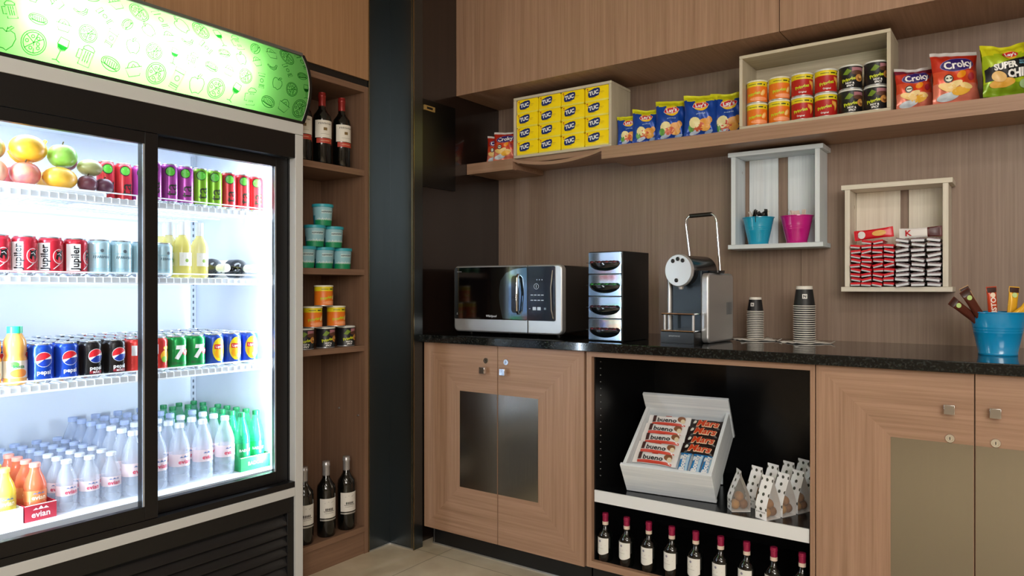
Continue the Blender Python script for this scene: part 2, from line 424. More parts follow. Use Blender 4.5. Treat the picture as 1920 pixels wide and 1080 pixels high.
# ================================================================ WALL CABINETS AND SHELF
for x0, x1, lab in ((XS + .001, -.6975, 'long overhead wooden cabinet above the cracker crate, left of the panel joint'), (-.6945, .60, 'overhead wooden cabinet above the crate of small crisp cans')):
    t = E('wall_cabinet', ((x0 + x1) / 2, 2.75, 2.018))
    MB().box(x0, 2.616, 2.018, x1, YB - .001, 2.895, WY).build('carcass', t, (-(x0 + x1) / 2, -2.75, -2.018))
    MB().box(x0, 2.595, 2.018, x1, 2.615, 2.895, WV).build('door', t, (-(x0 + x1) / 2, -2.75, -2.018))
    T(t, lab, 'cabinet')
t = E('wall_shelf', (-1, 2.8, 1.66))
def L(o): o.location = (1, -2.8, -1.66); return o
L(MB().box(XS + .002, 2.70, 1.688, 1.0, YB - .001, 1.71, WHZ).build('board', t))
L(MB().box(XS + .002, 2.672, 1.66, -1.895, 2.70, 1.71, WHZ).build('front_lip', t))
L(MB().box(-1.44, 2.672, 1.66, 1.0, 2.70, 1.71, WHZ).build('front_lip', t))
pts = []
for k in range(17):
    x = -1.895 + .455 * k / 16; pts.append((x, 1.6995 - .032 * math.sin(PI * k / 16) ** .8 - .004))
pts2 = [(x, min(z + .014, 1.7095)) for x, z in reversed(pts)]
bb = MB().prism(pts + pts2, -2.70, -2.674, WHZ, RX90)
L(bb.build('bowed_strip', t))
L(MB().box(XS + .002, 2.7005, 1.664, -1.895, YB - .001, 1.6875, WHZ).box(-1.44, 2.7005, 1.664, 1.0, YB - .001, 1.6875, WHZ).build('underside', t))
T(t, 'long wooden wall shelf carrying crackers, crisp bags and small crisp cans', 'shelf')
# black panel on the dark side wall
t = E('black_panel', (XS, 2.44, 1.57))
MB().box(.0005, -.12, 0, .012, .135, .385, K('050505', .3)).build('panel', t)
MB().box(.0125, -.085, .335, .020, -.015, .357, K('d0b070', .3, .6)).box(.0205, -.07, .341, .0215, -.032, .351, BLACK).build('latch', t, bevel=.001)
T(t, 'black panel with a brass latch on the dark glossy side wall', 'panel')

# ================================================================ SHELVING UNIT
t = E('shelving_unit', (-2.4, 1.95, 0))
def L(o): o.location = (2.4, -1.95, 0); return o
Y0, Y1 = 1.735, 2.134
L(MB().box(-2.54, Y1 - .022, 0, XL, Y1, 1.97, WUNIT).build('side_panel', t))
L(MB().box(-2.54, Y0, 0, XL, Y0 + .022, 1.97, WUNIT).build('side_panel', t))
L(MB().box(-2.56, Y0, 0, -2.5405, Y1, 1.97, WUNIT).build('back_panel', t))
for i, (za, zb) in enumerate(((.095, .118), (.855, .878), (1.174, 1.198), (1.592, 1.617), (1.945, 1.97))):
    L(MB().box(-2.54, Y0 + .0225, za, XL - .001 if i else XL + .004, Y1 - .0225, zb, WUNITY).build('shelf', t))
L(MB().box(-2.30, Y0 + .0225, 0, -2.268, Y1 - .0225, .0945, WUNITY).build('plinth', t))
b = MB()
for z in (.58, .60):
    b.lathe([(.004, 0), (.003, .006)], SILVER, 8, Matrix.Translation((-2.30 - .12 * (z > .59), Y1 - .0225, z)) @ RX90)
L(b.build('shelf_pin', t))
L(MB().box(-2.56, Y0, 1.9705, -2.27, Y1, 1.999, BLACK).build('gap_shade', t))  # black block added as the shade of the open gap
T(t, 'tall narrow wooden shelving unit between the fridge and steel column', 'shelving unit')

# ================================================================ PACKAGING BUILDERS
def can(R, H, base, deco, lidc='d5d8db'):
    def mk():
        t = E('beverage_can'); b = MB()
        side = K(base, .25, .35)
        al = K('d0d3d6', .25, .9)
        b.lathe([(R * .72, 0), (R * .80, .003), (R * .98, .009), (R, .014), (R, H - .016), (R * .97, H - .010), (R * .84, H - .004)], [al, al, side, side, side, side], 24)
        if deco: deco(b, cylmap(R), R, H)
        b.build('body', t)
        c = MB().lathe([(R * .84, H - .004), (R * .87, H - .0015), (R * .84, H), (R * .78, H - .003), (0, H - .003)], K(lidc, .25, .9), 24, cap=False)
        c.box(-.005, -.014, H - .003, .005, .004, H - .0018, K('aeb1b4', .25, .9))
        c.build('lid', t)
        return t
    return mk
W_ = K('f4f4f4', .35); BK = K('101114', .35)
def d_cola(black):
    def f(b, m, R, H):
        c = H * .60; r = R * .62
        b.ell(0, c, r * 1.06, r * 1.06, W_, m, 1)
        b.ell(0, c, r, r, K('d5202c', .35), m, 2, rot=.35, a0=.12, a1=PI - .12)
        b.ell(0, c, r, r, K('12379a', .35), m, 2, rot=.35, a0=PI + .30, a1=2 * PI - .30)
        b.text('pepsi', R * .52, W_, m, 0, c - R * 1.1, h=2)
        if black: b.rect(-R * .55, c - R * 1.62, R * .55, c - R * 1.36, K('8c2430', .4), m, 1, 4)
        if black: b.text('MAX', R * .26, W_, m, 0, c - R * 1.49)
    return f
def d_7up(b, m, R, H):
    b.rect(-R * .9, H * .16, R * .9, H * .24, K('0a6e33', .35), m, 1, 8)
    b.text('7', R * 1.7, W_, m, -R * .2, H * .52, shear=.15, bold=.07)
    b.ell(R * .50, H * .52, R * .36, R * .34, K('d8232f', .35), m, 1); b.text('UP', R * .42, W_, m, R * .50, H * .52, bold=.04)
def d_tea(b, m, R, H):
    b.ell(0, H * .52, R * .78, H * .36, K('f2d21c', .35), m, 1); b.ell(-R * .1, H * .40, R * .45, H * .14, K('f6a71c', .35), m, 2)
    b.ell(R * .22, H * .30, R * .30, R * .28, K('8cc04a', .35), m, 3)
    b.rect(-R * .58, H * .54, R * .58, H * .68, K('d8232f', .35), m, 3, 5); b.text('Lipton', R * .36, W_, m, 0, H * .61, h=4)
def d_red(b, m, R, H):
    b.ell(R * .3, H * .45, R * .55, R * .6, K('f6b21c', .35), m, 1); b.ell(R * .15, H * .36, R * .3, R * .3, K('7fbf3c', .35), m, 2)
    b.rect(-R * .95, H * .52, -R * .45, H * .80, K('d9d9dc', .4), m, 1, 4)
    b.ell(R * .35, H * .68, R * .32, R * .2, K('f6d24c', .35), m, 2)
def d_beer(b, m, R, H):
    b.rect(-R * 1.5, .016, -R * .32, H - .018, W_, m, 1, 8); b.text('Jupiler', R * .85, K('16171c', .4), m, -R * .75, H * .48, rot=PI / 2, bold=.03)
    b.ell(R * .42, H * .50, R * .52, R * .66, K('f4e4e4', .4), m, 1); b.ell(R * .42, H * .50, R * .46, R * .60, K('d22b3a', .4), m, 2)
    b.poly([(R * .12, H * .44), (R * .22, H * .58), (R * .1, H * .66), (R * .30, H * .62), (R * .55, H * .64), (R * .78, H * .68), (R * .66, H * .58), (R * .72, H * .46), (R * .56, H * .38), (R * .5, H * .48), (R * .36, H * .5), (R * .3, H * .4)], BK, m, 3)
    b.line([(R * .25, H * .55), (R * .45, H * .58), (R * .62, H * .52)], R * .05, W_, m, 4)
    b.poly([(-R * .1, .02), (R * .0, .02), (R * .5, H * .30), (R * .4, H * .30)], W_, m, 1)
def d_pale(b, m, R, H):
    b.rect(-R, H * .62, R, H * .64, K('86b6c4', .4), m, 1, 8); b.rect(-R, H * .2, R, H * .22, K('86b6c4', .4), m, 1, 8)
    b.ell(0, H * .70, R * .16, R * .16, K('58666e', .4), m, 1)
    b.scrawl(0, H * .53, R * 1.5, R * .3, 9, K('4c6672', .4), m); b.scrawl(-R * 2.2, H * .53, R * 1.5, R * .3, 9, K('4c6672', .4), m)
def d_tao(b, m, R, H):
    g = K('5fc83f', .35); ink = K('1b2a1b', .35)
    b.ell(0, H * .80, R * .62, R * .62, ink, m, 1); b.ell(R * .02, H * .80, R * .52, R * .52, g, m, 2)
    b.line([(R * .02 + R * .35 * math.cos(a), H * .80 + R * .35 * math.sin(a)) for a in (.6, 2.6)], R * .05, W_, m, 3)
    b.text('ta', R * 2.15, ink, m, R * .08, H * .35, rot=PI / 2, bold=.0, h=3)
C_BLUE, C_BLK, C_7UP, C_TEA, C_RED, C_BEER, C_PALE = '1546b4', '141518', '12a04c', '2c50b0', 'd83a35', 'c8283a', 'b9dbe6'
CANS = {'blue cola': can(.033, .114, C_BLUE, d_cola(0)), 'black cola': can(.033, .114, C_BLK, d_cola(1)), 'green lemonade': can(.033, .114, C_7UP, d_7up),
        'blue and yellow iced tea': can(.033, .114, C_TEA, d_tea), 'red fruit drink': can(.033, .114, C_RED, d_red),
        'red and white beer': can(.033, .114, C_BEER, d_beer), 'pale blue beer': can(.033, .114, C_PALE, d_pale),
        'slim purple': can(.0268, .134, 'b04aa8', d_tao), 'slim green': can(.0268, .134, '7cb82e', d_tao), 'slim red': can(.0268, .134, 'c9383e', d_tao)}

def bottle(name, prof, glass, capc, cap, label=None, seg=20):
    def mk():
        t = E(name); MB().lathe(prof, glass, seg).build('body', t)
        MB().lathe(cap, capc, seg).build('cap', t)
        if label:
            b = MB(); label(b); b.build('label', t)
        return t
    return mk
def water(R, H, glass, capc, lab, capr=.0145):
    k = H
    prof = [(R * .5, .004), (R * .86, 0), (R, .008), (R, k * .16), (R * .95, k * .18), (R, k * .20), (R, k * .28), (R * .97, k * .30), (R * .97, k * .52), (R, k * .54), (R * .98, k * .60), (R * .80, k * .72), (R * .50, k * .84), (capr * .9, k * .90), (capr * .9, k * .93)]
    cap = [(capr, k * .925), (capr, k * .99), (capr * .9, k), (0, k)]
    return bottle('water_bottle', prof, glass, K(capc, .4), cap, lab)
def lab_evian(R, H, bg='f6dfe2', fg='d2385a', a=.75):
    def f(b):
        m = cylmap(R * .985); bgm = K(bg, .4, alpha=a)
        b.rect(-PI * R * .97, H * .31, PI * R * .97, H * .51, bgm, m, 1, 20)
        b.text('evian', R * .62, K(fg, .4), m, 0, H * .385, bold=.02)
        mt = K('5d76a8', .4)
        for dx, s_ in ((-.35, .7), (0, 1), (.35, .75)):
            b.poly([(R * (dx - .2), H * .452), (R * dx, H * (.452 + .035 * s_)), (R * (dx + .2), H * .452)], mt, m, 2)
        b.text('evian', R * .62, K(fg, .4), m, R * 1.9, H * .385, bold=.02)
    return f
BOT = {'small water': water(.0285, .150, CLEAR, 'dfe6f2', lab_evian(.0285, .150)),
       'water': water(.0335, .205, CLEAR, 'dfe6f2', lab_evian(.0335, .205)),
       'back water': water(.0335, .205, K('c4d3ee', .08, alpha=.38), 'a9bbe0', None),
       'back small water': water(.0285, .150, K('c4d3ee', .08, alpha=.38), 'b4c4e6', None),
       'pink': water(.0290, .155, K('f07850', .1, alpha=.62), 'f0a090', lab_evian(.0290, .155, 'f4a060', 'fff0d0', .5)),
       'yellow': water(.0290, .155, K('f6e25a', .1, alpha=.7), 'f2e066', lab_evian(.0290, .155, 'f0e070', 'fff8e0', .6))}
def lab_badoit(b):
    R = .0300; m = cylmap(R * .99)
    b.rect(-PI * R * .97, .045, PI * R * .97, .095, K('159a58', .35), m, 1, 20); b.text('BADOIT', .0125, W_, m, 0, .07, bold=.03)
BOT['green'] = bottle('water_bottle', [(.024, 0), (.0300, .006), (.0300, .10), (.0285, .12), (.0200, .155), (.0125, .180), (.0110, .195)], CLEARG, K('118a4e', .35),
                      [(.0125, .190), (.0125, .203), (.0115, .205), (0, .205)], lab_badoit)
def lab_juice(b):
    m = cylmap(.0300)
    b.rect(-.075, .022, .075, .070, K('f3e9d4', .4), m, 1, 20); b.ell(0, .035, .022, .012, K('f0903c', .4), m, 2); b.ell(-.012, .060, .012, .008, K('5aa648', .4), m, 2)
    b.text('looza', .013, K('1c7a48', .4), m, 0, .054, h=3, bold=.03)
BOT['juice'] = bottle('juice_bottle', [(.022, 0), (.029, .004), (.0298, .02), (.0298, .075), (.026, .085), (.0295, .10), (.028, .125), (.018, .145), (.0165, .150)],
                      K('f4b45a', .12, alpha=.92), K('2cc792', .35), [(.019, .147), (.019, .166), (0, .166)], lab_juice)
def lab_wwine(b):
    m = cylmap(.0285)
    b.rect(-.024, .040, .024, .085, K('f4f4ee', .5), m, 1, 8); b.ell(0, .058, .006, .006, K('9cbc5c', .5), m, 2); b.rect(-.014, .072, .014, .074, K('8a8a80', .5), m, 2)
BOT['white wine'] = bottle('small_wine_bottle', [(.024, 0), (.0280, .006), (.0283, .105), (.024, .122), (.0125, .140), (.0110, .150), (.0110, .172)], K('eadf7c', .08, alpha=.62), K('e6ecf0', .35),
                           [(.0125, .145), (.0125, .190), (0, .190)], lab_wwine)
def winebottle(R, H, capc, lab, name='wine_bottle', capfrac=.27, mouthband=None, sh=.62):
    def mk():
        t = E(name); g = K('060807', .05, coat=.5)
        MB().lathe([(R * .6, .006), (R * .9, 0), (R, .006), (R, H * sh), (R * .93, H * (sh + .06)), (R * .60, H * (sh + .115)), (R * .40, H * (sh + .16)), (R * .37, H * .93), (R * .37, H * .97)], g, 28).build('bottle', t)
        c = MB().lathe([(R * .39, H * (1 - capfrac)), (R * .40, H * .93), (R * .43, H * .935), (R * .43, H * .965), (R * .40, H * .97), (R * .40, H * .998), (R * .36, H), (0, H)], capc, 24)
        if mouthband: c.lathe([(R * .405, H * (1 - capfrac) - .002), (R * .405, H * (1 - capfrac) + .010)], mouthband, 24)
        c.build('capsule', t)
        b = MB(); lab(b, cylmap(R), R, H); b.build('label', t)
        return t
    return mk
def lab_red(b, m, R, H):
    b.rect(-R * 1.15, H * .36, R * 1.15, H * .60, K('e7e2d6', .55), m, 1, 12)
    b.scrawl(0, H * .555, R * 1.5, R * .24, 9, K('40362e', .5), m)
    b.rect(-R * .2, H * .46, R * .2, H * .50, K('7a6236', .5), m, 2, 2); b.rect(-R * .5, H * .41, R * .5, H * .414, K('9a9284', .5), m, 2, 4)
    b.rect(-R * .98, H * .285, R * .98, H * .352, K('b8412f', .5), m, 1, 12); b.rect(-R * .5, H * .315, R * .5, H * .322, K('e0b090', .5), m, 2, 4)
def lab_sil(b, m, R, H):
    b.rect(-R * 1.05, H * .26, R * 1.05, H * .52, K('dcd9d2', .55), m, 1, 12)
    b.line([(-R * .5, H * .46), (-R * .1, H * .475), (R * .3, H * .462), (R * .5, H * .48)], .0012, K('6a6660', .5), m, 2)
    b.line([(-R * .55, H * .43), (R * .5, H * .43)], .0009, K('a39d94', .5), m, 2)
    for k in range(5): b.ell((k - 2) * R * .18, H * .375, R * .07, R * .16, K('3a3632', .5), m, 2, seg=8, rings=1)
    b.rect(-R * .6, H * .345, R * .6, H * .352, K('4a4640', .5), m, 2, 6); b.scrawl(0, H * .325, R * 1.0, R * .14, 8, K('3a3632', .5), m)
    b.rect(-R * 1.05, H * .225, R * 1.05, H * .245, K('b9b6b0', .4, .5), m, 1, 12)
def lab_small(b, m, R, H):
    o = [(-R * 1.2, H * .50), (-R * 1.2, H * .20)] + [(-R * 1.2 + R * 2.4 * k / 8, H * .20 - H * .055 * math.sin(PI * k / 8)) for k in range(1, 8)] + [(R * 1.2, H * .20), (R * 1.2, H * .50)]
    vs = []
    n = 12
    for k in range(n + 1):
        u = -R * 1.2 + R * 2.4 * k / n; vs += [m(u, H * .20 - H * .06 * math.sin(PI * k / n), 1), m(u, H * .50, 1)]
    b.add(vs, [(2 * k, 2 * k + 2, 2 * k + 3, 2 * k + 1) for k in range(n)], K('e6e4dd', .55), None, True)
    b.ell(0, H * .43, R * .16, R * .16, K('8a8698', .5), m, 2, seg=8, rings=1)
    b.line([(-R * .8, H * .345), (-R * .3, H * .355), (R * .2, H * .345), (R * .8, H * .352)], .0013, K('c0a0a0', .5), m, 2)
    b.rect(-R * .5, H * .275, R * .5, H * .28, K('a8a49c', .5), m, 2, 6)

def crispcan(kind):
    body, band, accent = {'orange': ('e8791c', 'e8d21c', 'f7a63a'), 'red': ('b51f1c', 'e8d21c', 'e8a23a'), 'black': ('17171a', '17171a', 'b07a3c')}[kind]
    def mk():
        R, H = .0375, .084; t = E('crisp_can'); b = MB(); al = K('c9ccd0', .3, .8)
        bm, bd = K(body, .4), K(band, .4)
        b.lathe([(R * .97, 0), (R, .0015), (R, .004), (R * .985, .005), (R * .985, H * .72), (R * .985, H * .93)], [al, al, bm, bm, bd], 28)
        m = cylmap(R * .985)
        lime = K('c6d024', .4)
        if kind != 'black':
            b.rect(-R * .9, H * .80, -R * .1, H * .83, K('6a7a1a', .4), m, 1, 5); b.rect(R * .05, H * .79, R * .5, H * .845, K('3a4a14', .4), m, 1, 4); b.ell(R * .75, H * .80, R * .09, R * .09, K('2c4a1c', .4), m, 1, seg=8, rings=1)
        else:
            b.rect(-R * .1, H * .70, R * 1.1, H * .88, K('a8707a', .5), m, 1, 8); b.ell(R * .45, H * .66, R * .62, R * .22, K('5a3524', .5), m, 2)
            b.poly([(-R * .9, H * .62), (-R * .5, H * .84), (-R * .1, H * .74), (-R * .5, H * .58)], K('6c8a1c', .5), m, 1)
        b.text('Pringles', R * .42, lime, m, -R * .32, H * .40, rot=.22, bold=.04)
        if kind == 'orange':
            b.ell(R * .62, H * .44, R * .20, R * .34, K('f4b860', .4), m, 1, rot=-.5); b.ell(R * .52, H * .42, R * .12, R * .25, K('fbd98c', .4), m, 2, rot=-.5)
            b.ell(R * .2, H * .17, R * .9, R * .2, K('f8a270', .4), m, 1)
        elif kind == 'red':
            b.poly([(R * .35, H * .66), (R * .85, H * .62), (R * .95, H * .45), (R * .68, H * .22), (R * .62, H * .42), (R * .38, H * .52)], K(accent, .4), m, 1)
            b.poly([(R * .48, H * .60), (R * .80, H * .56), (R * .72, H * .36), (R * .64, H * .48)], K('f4c468', .4), m, 2)
            b.text('Original', R * .22, W_, m, -R * .3, H * .17)
        else:
            b.ell(R * .55, H * .44, R * .36, R * .34, K('c98e48', .5), m, 3); b.ell(R * .6, H * .42, R * .2, R * .2, K('8a5424', .5), m, 4); b.ell(R * .62, H * .47, R * .15, R * .1, K('e2b468', .5), m, 5)
            b.text('HOT &', R * .24, W_, m, -R * .28, H * .24, bold=.04); b.text('SPICY', R * .24, W_, m, -R * .25, H * .13, bold=.04)
        b.rect(R * 1.5, H * .1, R * 2.1, H * .5, K('c8c4c0', .5), m, 1, 4)
        b.build('body', t)
        MB().lathe([(R * .99, H * .93), (R * 1.03, H * .93), (R * 1.03, H * .985), (R * .99, H), (R * .93, H), (R * .92, H * .985), (0, H * .985)], K('dfe2dc' if kind != 'orange' else 'e8e6cc', .35), 28, cap=False).build('lid', t)
        return t
    return mk
def tub():
    H = .086; t = E('ice_cream_tub'); b = MB(); Rf = lambda v: .0345 + .0060 * v / H
    b.lathe([(Rf(0) - .001, 0), (Rf(0), .001), (Rf(.022), .022), (Rf(H * .88), H * .88)], [K('138a5a', .45), K('138a5a', .45), K('8fc0cc', .45)], 28)
    m = cylmap(Rf); wh = K('dfe8e4', .45)
    for k in range(13):
        u = -.042 + k * .0068; b.poly([(u, .020), (u + .0034, .030 + .003 * (k % 2)), (u + .0068, .020)], wh, m, 1)
        b.poly([(u, .0195), (u + .0034, .025), (u + .0068, .0195)], K('1f9a5c', .45), m, 2)
    b.rect(-.024, .048, .026, .062, K('b8d4d8', .45), m, 1, 8)
    b.line([(-.026, .0475), (.028, .0495)], .001, K('233a44', .45), m, 2); b.line([(-.026, .0625), (.028, .064)], .001, K('233a44', .45), m, 2)
    b.scrawl(.001, .0555, .048, .008, 11, K('1c2c34', .45), m, 3, .03)
    b.rect(-.075, .006, -.052, .040, K('1f7f95', .45), m, 1, 4)
    b.build('body', t)
    MB().lathe([(Rf(H * .86) + .0005, H * .86), (Rf(H) + .0022, H * .865), (Rf(H) + .0026, H * .985), (Rf(H) + .001, H), (0, H)], K('35a3b4', .4), 28, cap=False).build('lid', t)
    return t

def pillow(b, W, H, TH, matfn, nx=14, ny=18, crimp=.07, wr=.0015, seed=0, back=None, fat=.5, side_gather=.06, boxy=2.4, dip=0):
    """flow-wrapped bag standing in XZ, front towards -Y; returns its front surface map"""
    r = random.Random(seed); ph = [r.uniform(0, 6.28) for _ in range(6)]
    def thick(u, v):
        a = max(0, 1 - abs(2 * u / W) ** boxy) ** .55; vv = (v / H - crimp) / (1 - 2 * crimp)
        e = 0 if vv <= 0 or vv >= 1 else math.sin(PI * vv) ** fat
        return TH / 2 * a * e, e
    def surf(u, v, h=0, s=-1):
        t_, e = thick(u, v)
        w1 = wr * (math.sin(38 * u / W * .6 + ph[0] + v / H * 9) * .5 + math.sin(v / H * 17 + ph[1] + u / W * 5) * .5 + math.sin(u / W * 26 + ph[2]) * (1 - e) * .8) * (1 if e > 0 else .35)
        return Vector((u * (1 - side_gather * e), s * (t_ + .0004) + (w1 if s < 0 else -w1) * (1 if e > 0 else 0) + (0 if e > 0 else w1) - (LIFT * 2.8 * (h + .6) if s < 0 else 0), v - dip * math.exp(-(u / (.28 * W)) ** 2) * max(0, v / H - .55) / .45 + dip * .8 * (u / W) * (1 if seed % 2 else -1) * (v / H)))
    for s in (-1, 1):
        vs = [surf(-W / 2 + W * i / nx, H * j / ny, 0, s) for j in range(ny + 1) for i in range(nx + 1)]
        fs = []; ms = []
        for j in range(ny):
            for i in range(nx):
                q = (j * (nx + 1) + i, j * (nx + 1) + i + 1, (j + 1) * (nx + 1) + i + 1, (j + 1) * (nx + 1) + i)
                fs.append(q if s < 0 else tuple(reversed(q))); ms.append(matfn((i + .5) / nx, (j + .5) / ny, s))
        b.add(vs, fs, ms, None, True)
    return lambda u, v, h=1: surf(u, v, h, -1)
FOIL = lambda h: K(h, .28, .15)
def bag_blue(seed):
    def mk():
        b = MB(); W, H = .118, .158
        blue, yel = FOIL('1747a6'), FOIL('d8d820')
        m = pillow(b, W, H, .045, lambda u, v, s: yel if v > .86 - .05 * math.sin(PI * u) else blue, nx=24, ny=30, seed=seed, wr=.0032, dip=.004 * ((seed * 7) % 3))
        b.ell(0, H * .70, .027, .021, K('f2c21c', .35), m, 1); b.ell(0, H * .705, .030, .0125, W_, m, 2, rot=.15); b.ell(0, H * .705, .0285, .0112, K('cf2030', .35), m, 3, rot=.15)
        b.text("Lay's", .021, W_, m, 0, H * .705, rot=.15, bold=.04, h=4)
        b.scrawl(0, H * .50, .034, .006, 7, K('c6dcf4', .4), m, 2, .1)
        for (x, y, rx, ry, c) in ((-.022, .30, .020, .020, 'e8dca0'), (.012, .28, .026, .017, 'e09a38'), (-.008, .20, .022, .014, 'c8502a'), (.018, .18, .018, .011, 'e8aa4c'), (-.034, .18, .010, .014, '5a9a3c'), (-.012, .27, .010, .010, 'cc3428'), (.032, .36, .010, .012, 'dd9c50'), (-.02, .10, .020, .007, 'c2cfe2'), (.028, .09, .015, .006, '9eb6dc')):
            b.ell(x, H * y, rx, ry, K(c, .4), m, 2 + random.random(), rot=.3, seg=12, rings=2)
        return b.build('crisp_bag', sharp=70)
    return mk
def bag_red(seed):
    def mk():
        b = MB(); W, H = .135, .165
        red, org, sal, whi, mar = FOIL('c2301c'), FOIL('d85030'), FOIL('dd7c66'), FOIL('d8d6d6'), FOIL('7a2038')
        m = pillow(b, W, H, .045, lambda u, v, s: whi if v > .93 else (mar if seed % 2 and v > .82 else (red if v > .60 else (org if v > .38 else sal))), nx=24, ny=30, seed=seed, wr=.0032, dip=.004 * ((seed * 7) % 3))
        pur = K('32206e', .35)
        b.ell(.002, H * .72, .052, .022, K('8f86c0', .4), m, 1, rot=.12); b.ell(.002, H * .72, .050, .0205, pur, m, 2, rot=.12)
        b.text('Croky', .034, W_, m, .002, H * .715, rot=.12, bold=.03, h=3)
        b.ell(.004, H * .46, .019, .018, K('d8401c', .35), m, 1); b.ell(.010, H * .52, .016, .010, K('f0961c', .35), m, 2, rot=.6)
        b.ell(-.030, H * .44, .0135, .0135, K('1c1c18', .4), m, 2, seg=12); b.ell(-.030, H * .44, .010, .010, K('e4e8d8', .4), m, 3, seg=10, rings=1); b.rect(-.038, H * .425, -.022, H * .455, K('2c3a28', .4), m, 4)
        b.ell(.040, H * .48, .010, .012, K('a02430', .4), m, 2, seg=12)
        for (x, y, rx, ry, c, ro) in ((-.030, .28, .030, .012, 'f2cc7c', -.3), (.008, .22, .028, .013, 'f0b83c', .2), (-.012, .33, .024, .010, 'f6dc9c', .4), (.022, .30, .020, .009, 'f4d488', -.2)):
            b.ell(x, H * y, rx, ry, K(c, .4), m, 2 + random.random(), rot=ro, seg=12, rings=2)
        b.ell(-.028, H * .12, .032, .012, K('c9d6e0', .4), m, 2, rot=.2)
        return b.build('crisp_bag', sharp=70)
    return mk
def bag_lime(seed):
    def mk():
        b = MB(); W, H = .145, .175
        lime, yel, g2 = FOIL('a8c01e'), FOIL('d8d820'), FOIL('7fa01c')
        m = pillow(b, W, H, .055, lambda u, v, s: yel if v > .84 - .07 * abs(math.cos(PI * u)) else (lime if v > .22 else g2), nx=24, ny=30, seed=seed, wr=.0034, dip=.014)
        kb = K('15171f', .35)
        b.patch(((-.070, H * .26), (.002, H * .30), (.002, H * .64), (-.070, H * .50)), kb, m, 1.5); b.patch(((.002, H * .28), (.071, H * .36), (.071, H * .72), (.002, H * .64)), kb, m, 1.5)
        for q in range(9): b.poly([(-.068 + q * .016, H * (.49 + q * .022)), (-.060 + q * .016, H * (.54 + q * .024)), (-.056 + q * .016, H * (.50 + q * .023))], kb, m, 2)
        b.ell(.004, H * .76, .022, .018, K('e8b83c', .35), m, 2); b.ell(.004, H * .765, .025, .011, K('cf2030', .35), m, 3); b.text("Lay's", .018, W_, m, .004, H * .765, bold=.04, h=4)
        b.text('SUPER', .028, W_, m, -.018, H * .52, rot=.13, sx=.85, bold=.05, h=5); b.text('CHIPS', .034, W_, m, .026, H * .385, rot=.13, sx=.85, bold=.05, h=5)
        b.text('SALT N', .009, K('7fc4e4', .4), m, .038, H * .60, rot=.13, h=5, bold=.02); b.text('PEPPER FLAVOUR', .0075, K('7fc4e4', .4), m, .046, H * .555, rot=.13, sx=.8, h=5, bold=.02)
        b.ell(-.036, H * .33, .022, .017, K('e8c07c', .4), m, 4, rot=-.4); b.ell(-.024, H * .22, .036, .014, K('dba53c', .4), m, 3, rot=.1)
        b.ell(.045, H * .20, .018, .014, K('93b47c', .4), m, 3)
        return b.build('crisp_bag', sharp=70)
    return mk
def tucpack():
    b = MB(); W, H, D = .1150, .0630, .150
    yel = K('ffdf10', .22)
    pts = rrect(W, H, .009, 4, 0, H / 2)
    b.prism(pts, -D / 2, D / 2, yel, RX90)
    n = len(pts)
    # puffed front face
    m0 = lambda u, v, h=1: Vector((u, -D / 2 - .004 * max(0, 1 - (2 * u / W) ** 2) * max(0, 1 - ((v - H / 2) * 2 / H) ** 2) ** .6 - LIFT * h, v))
    b.rect(-W / 2 + .003, .002, W / 2 - .003, H - .002, yel, m0, 0, 10, 6)
    b.rect(-W / 2 + .001, -.0005, W / 2 - .001, .0065, K('f0de50', .2), m0, 4, 8, 1)
    b.poly([(-.038, .018), (-.043, .028), (-.040, .046), (-.012, .055), (.012, .055), (.016, .044), (.010, .024), (-.012, .018)], K('12286a', .35), m0, 3)
    b.ell(.002, .052, .004, .005, K('12286a', .35), m0, 3, seg=8, rings=1)
    b.text('TUC', .0225, W_, m0, -.014, .036, rot=.12, bold=.05, h=5)
    b.ell(-.046, .055, .004, .003, K('c83a20', .4), m0, 3, seg=8, rings=1); b.ell(-.044, .047, .003, .002, K('c83a20', .4), m0, 3, seg=8, rings=1)
    b.rect(.014, .036, .034, .0375, K('b89a1c', .4), m0, 3); b.rect(.016, .030, .030, .031, K('b89a1c', .4), m0, 3); b.rect(-.030, .015, -.002, .0165, K('b89a1c', .4), m0, 3)
    return b.build('cracker_pack', sharp=50)
def bar(W, L_, TH, matfn, deco=None, seed=0, name='candy_bar', fin=None):
    def mk():
        b = MB(); m = pillow(b, W, L_, TH, matfn, nx=8, ny=12, crimp=.10, wr=.0008, seed=seed, fat=.28, side_gather=.1, boxy=5)
        if deco: deco(b, m, W, L_)
        if fin: b.box(-W * .45, fin[2] * TH, .0005, W * .43, TH * .46, .0022, fin[0]).box(-W * .47, -TH * .30, .0005, W * .47, fin[2] * TH, .0020, fin[1])
        return b.build(name, sharp=70)
    return mk
# ---------------------------------------------------------------- wooden crates
def crate(w_, h_, d_, MX, MZ, t=.012, over=0.0, slats=None, back=True):
    """open front towards -Y, base corner origin at centre bottom front"""
    t_ = E('wooden_crate'); a = w_ / 2
    MB().box(-a, 0, 0, a, d_, t, MX).build('bottom_board', t_, bevel=.0012)
    MB().box(-a, 0, h_ - t, a, d_, h_, MX).build('top_board', t_, bevel=.0012)
    for s in (-1, 1):
        x0 = s * (a - over); x1 = x0 - s * t
        MB().box(min(x0, x1), .002 * (over > 0), t + .0003, max(x0, x1), d_, h_ - t - .0003, MZ).build('side_board', t_, bevel=.0012)
    if slats:
        for (p, q) in slats: MB().box(p, d_ - .009, t + .0006, q, d_ - .0005, h_ - t - .0006, MZ).build('back_slat', t_)
    elif back:
        for k in range(2):
            z0 = t + (h_ - 2 * t) * k / 2; MB().box(-a + over + t + .0005, d_ - .009, z0 + .001, a - over - t - .0005, d_ - .0005, z0 + (h_ - 2 * t) / 2 - .001, MX).build('back_board', t_)
    return t_
